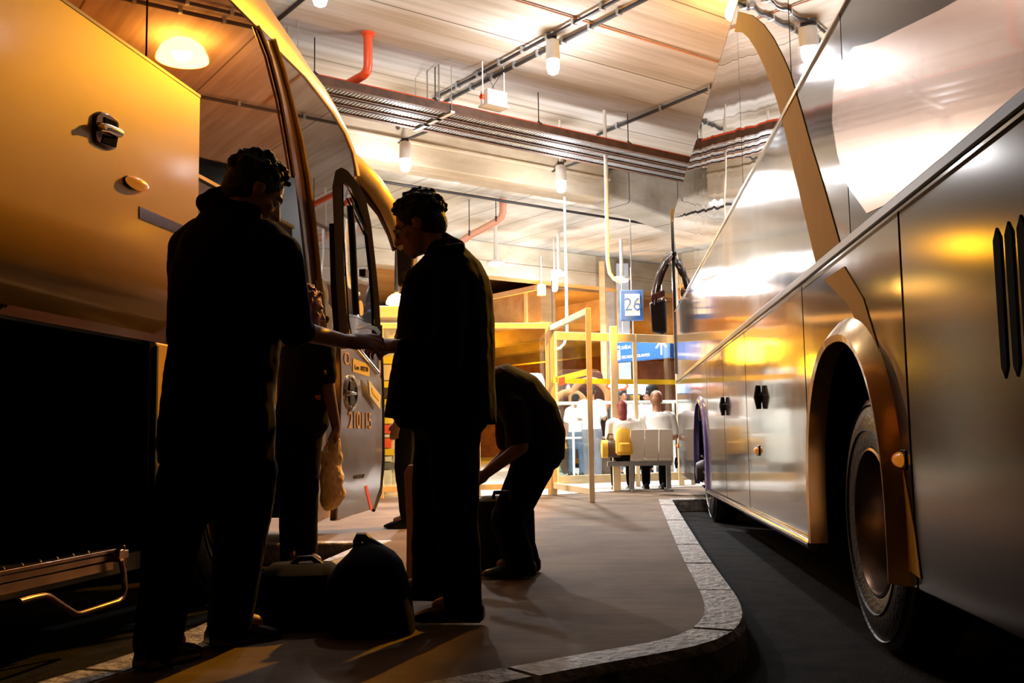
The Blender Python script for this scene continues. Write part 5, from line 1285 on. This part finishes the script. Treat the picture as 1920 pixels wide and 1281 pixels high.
# ---------------------------------------------------------------- bags
def bag(name, label, o, rows, Y_, mt, cat='bag', e=2.8, dz=None):
    root = thing(name, label, cat, o)
    m = MB(o); m.loft([ring((W(a, y, Y_)+W(b, y, Y_))/2, V3(1, 0, 0), V3(0, 1, 0), (W(b, y, Y_)-W(a, y, Y_)).length/2, d, 24, e) for y, a, b, d in rows])
    m.build('bag_body', mt, root, smooth=True); return root
Yg = 3.98; o = g0(700, 1146)
rt = bag('duffel_bag', 'black duffel bag with strap on the ground between the two men', V3(o.x, Yg, 0), [(1192, 625, 778, .15), (1160, 612, 776, .17), (1120, 606, 770, .17), (1085, 616, 763, .16), (1055, 634, 753, .14), (1036, 654, 738, .10), (1024, 664, 720, .06), (1018, 672, 700, .03)], Yg, 'black_cloth')
m = MB(V3(o.x, Yg, 0)); m.tube([W(668, 1036, Yg), W(670, 1016, Yg), W(674, 1007, Yg), (W(684, 1008, Yg)), W(694, 1016, Yg), W(716, 1026, Yg)], [0.012, 0.018, 0.02, 0.02, 0.016, 0.012], 8); m.build('strap', 'black_rubber', rt, smooth=True)
o = g0(560, 1172); Yh = o.y
rt = bag('travel_bag', 'black travel bag lying beside the left man feet', V3(o.x, Yh, 0), [(1172, 480, 640, .15), (1140, 474, 650, .16), (1100, 480, 650, .16), (1072, 492, 640, .14), (1056, 510, 622, .08)], Yh, 'black_cloth')
m = MB(V3(o.x, Yh, 0)); m.tube([W(545, 1062, Yh), W(560, 1048, Yh), W(585, 1046, Yh), W(604, 1060, Yh)], 0.012, 8); m.build('handle', 'black_rubber', rt, smooth=True)
o = g0(948, 1075)
rt = bag('suitcase', 'black upright suitcase in front of the bending person', V3(o.x, o.y+0.1, 0), [(1076, 900, 998, .12), (1066, 890, 1004, .14), (1030, 888, 1004, .14), (960, 888, 1002, .14), (938, 894, 996, .12), (930, 905, 985, .08)], o.y+0.1, 'black_cloth', 'suitcase', 3.5)
m = MB(V3(o.x, o.y+0.1, 0)); m.tube([W(925, 936, 5.3), W(927, 924, 5.3), W(955, 923, 5.3), W(958, 936, 5.3)], 0.012, 8); m.build('handle', 'black_rubber', rt, smooth=True)
mat('kraft_paper', (0.55, 0.27, 0.12), 0.7, noise=0.1)
o = g0(790, 1088); o = V3(o.x, o.y, 0)
root = thing('paper_bag', 'tall brown paper bag standing behind the coated person legs', 'bag', o)
m = MB(o); a, b = W(764, 1088, o.y), W(830, 1088, o.y); tp = W(764, 872, o.y).z
m.loft([[V3(x0, o.y-d, z), V3(x1, o.y-d, z), V3(x1, o.y+d, z), V3(x0, o.y+d, z)] for x0, x1, d, z in ((a.x, b.x, .07, 0.004), (a.x+.005, b.x, .075, tp*0.5), (a.x-.012, b.x+.01, .04, tp*0.93), (a.x+.01, b.x, .02, tp))]); m.build('sack', 'kraft_paper', root, bevel=0.004)
m = MB(o); m.tube([V3(a.x+.04, o.y, tp-0.01), V3(a.x+.05, o.y, tp+0.06), V3(b.x-.05, o.y, tp+0.06), V3(b.x-.04, o.y, tp-0.01)], 0.004, 6); m.build('handle', 'kraft_paper', root)
# luggage in the concourse
o = g0(1072, 892); root = thing('luggage_trolley', 'dark wheeled suitcase with a yellow bag strapped on top, beyond the gate', 'suitcase', o, 0.0)
M = Matrix.Rotation(-0.35, 3, 'Y')
m = MB(); m.box((-0.14, -0.2, 0.08), (0.10, 0.2, 0.52), M); m.build('case', 'brown_bag', root, bevel=0.02)
m = MB(); m.box((-0.13, -0.18, 0.53), (0.12, 0.18, 0.72), M); m.build('top_bag', 'yellow_cloth', root, bevel=0.04)
m = MB(); m.tube([M @ V3(-0.15, -0.1, 0.1), M @ V3(-0.15, -0.1, 1.0), M @ V3(-0.15, 0.1, 1.0), M @ V3(-0.15, 0.1, 0.1)], 0.01, 8); m.build('pull_handle', 'galv', root)
for y in (-0.16, 0.16):
    m = MB(); m.lathe([(-0.015, 0.045), (0.015, 0.045)], (0.0, y, 0.045), 'Y', 14); m.build('wheel', 'black_rubber', root)
p = aty(1146, 860, 14.1); root = thing('shoulder_bag', 'brown shoulder bag with yellow end resting on the bench', 'bag', (p.x, 14.1, zse+0.03))
m = MB(); m.loft([ring(V3(x, 0, 0.12), V3(0, 1, 0), V3(0, 0, 1), a_, b_, 16, 3) for x, a_, b_ in ((-0.12, .07, .08), (-0.08, .11, .12), (0.12, .11, .12), (0.15, .08, .09))]); m.build('bag_body', 'brown_bag', root, smooth=True)
m = MB(); m.loft([ring(V3(x, 0, 0.12), V3(0, 1, 0), V3(0, 0, 1), a_, b_, 16, 3) for x, a_, b_ in ((-0.135, .06, .07), (-0.125, .115, .125), (-0.05, .115, .125))]); m.build('yellow_end', 'yellow_cloth', root, smooth=True)
m = MB(); m.tube([V3(-0.06, 0, 0.23), V3(-0.03, 0, 0.32), V3(0.06, 0, 0.32), V3(0.09, 0, 0.23)], 0.012, 8); m.build('handle', 'brown_bag', root, smooth=True)
o = g0(1134, 897); root = thing('suitcase', 'small dark upright suitcase on the floor left of the bench', 'suitcase', o)
m = MB(); m.box((-0.11, -0.09, 0.03), (0.11, 0.09, 0.40)); m.build('case', 'brown_bag', root, bevel=0.025)
m = MB(); m.tube([V3(-0.05, 0, 0.39), V3(-0.05, 0, 0.45), V3(0.05, 0, 0.45), V3(0.05, 0, 0.39)], 0.008, 8); m.build('handle', 'galv', root)
for x in (-0.08, 0.08):
    m = MB(); m.lathe([(-0.012, 0.03), (0.012, 0.03)], (x, 0, 0.03), 'Y', 12); m.build('wheel', 'black_rubber', root)
p = aty(1170, 826, 13.98); root = thing('backpack', 'yellow backpack on the back of the red haired passenger', 'backpack', p)
m = MB(); m.loft([ring(V3(0, 0, z), V3(1, 0, 0), V3(0, 1, 0), a_, b_, 18, 2.6) for z, a_, b_ in ((-0.20, .09, .04), (-0.17, .12, .06), (0.0, .12, .065), (0.12, .11, .05), (0.17, .06, .03))]); m.build('bag_body', 'yellow_cloth', root, smooth=True)
m = MB(); m.loft([ring(V3(0, -0.06, z), V3(1, 0, 0), V3(0, 1, 0), a_, b_, 14, 2.6) for z, a_, b_ in ((-0.17, .07, .01), (-0.15, .085, .03), (-0.05, .08, .03), (-0.03, .06, .01))]); m.build('front_pocket', 'yellow_cloth', root, smooth=True)

# ---------------------------------------------------------------- group the repeats
GR = {'ceiling_lamp': 'white lamps under the ceiling', 'cable_tray': 'cable trays side by side under the ceiling', 'conduit': 'conduits on the ceiling', 'column': 'columns of the concourse',
      'far_beam': 'low orange-lit beams far behind', 'drop_pole': 'white conduit poles', 'glass_screen': 'glazed screens of the waiting area', 'screen_post': 'cream posts of the waiting area',
      'bay_sign': 'numbered bay signs', 'ceiling_beam': 'concrete ceiling beams', 'dome_lamp': 'sodium dome lamps'}
for o_ in bpy.data.objects:
    if o_.parent is None and o_.name.split('.')[0] in GR and 'kind' not in o_: o_['group'] = GR[o_.name.split('.')[0]]
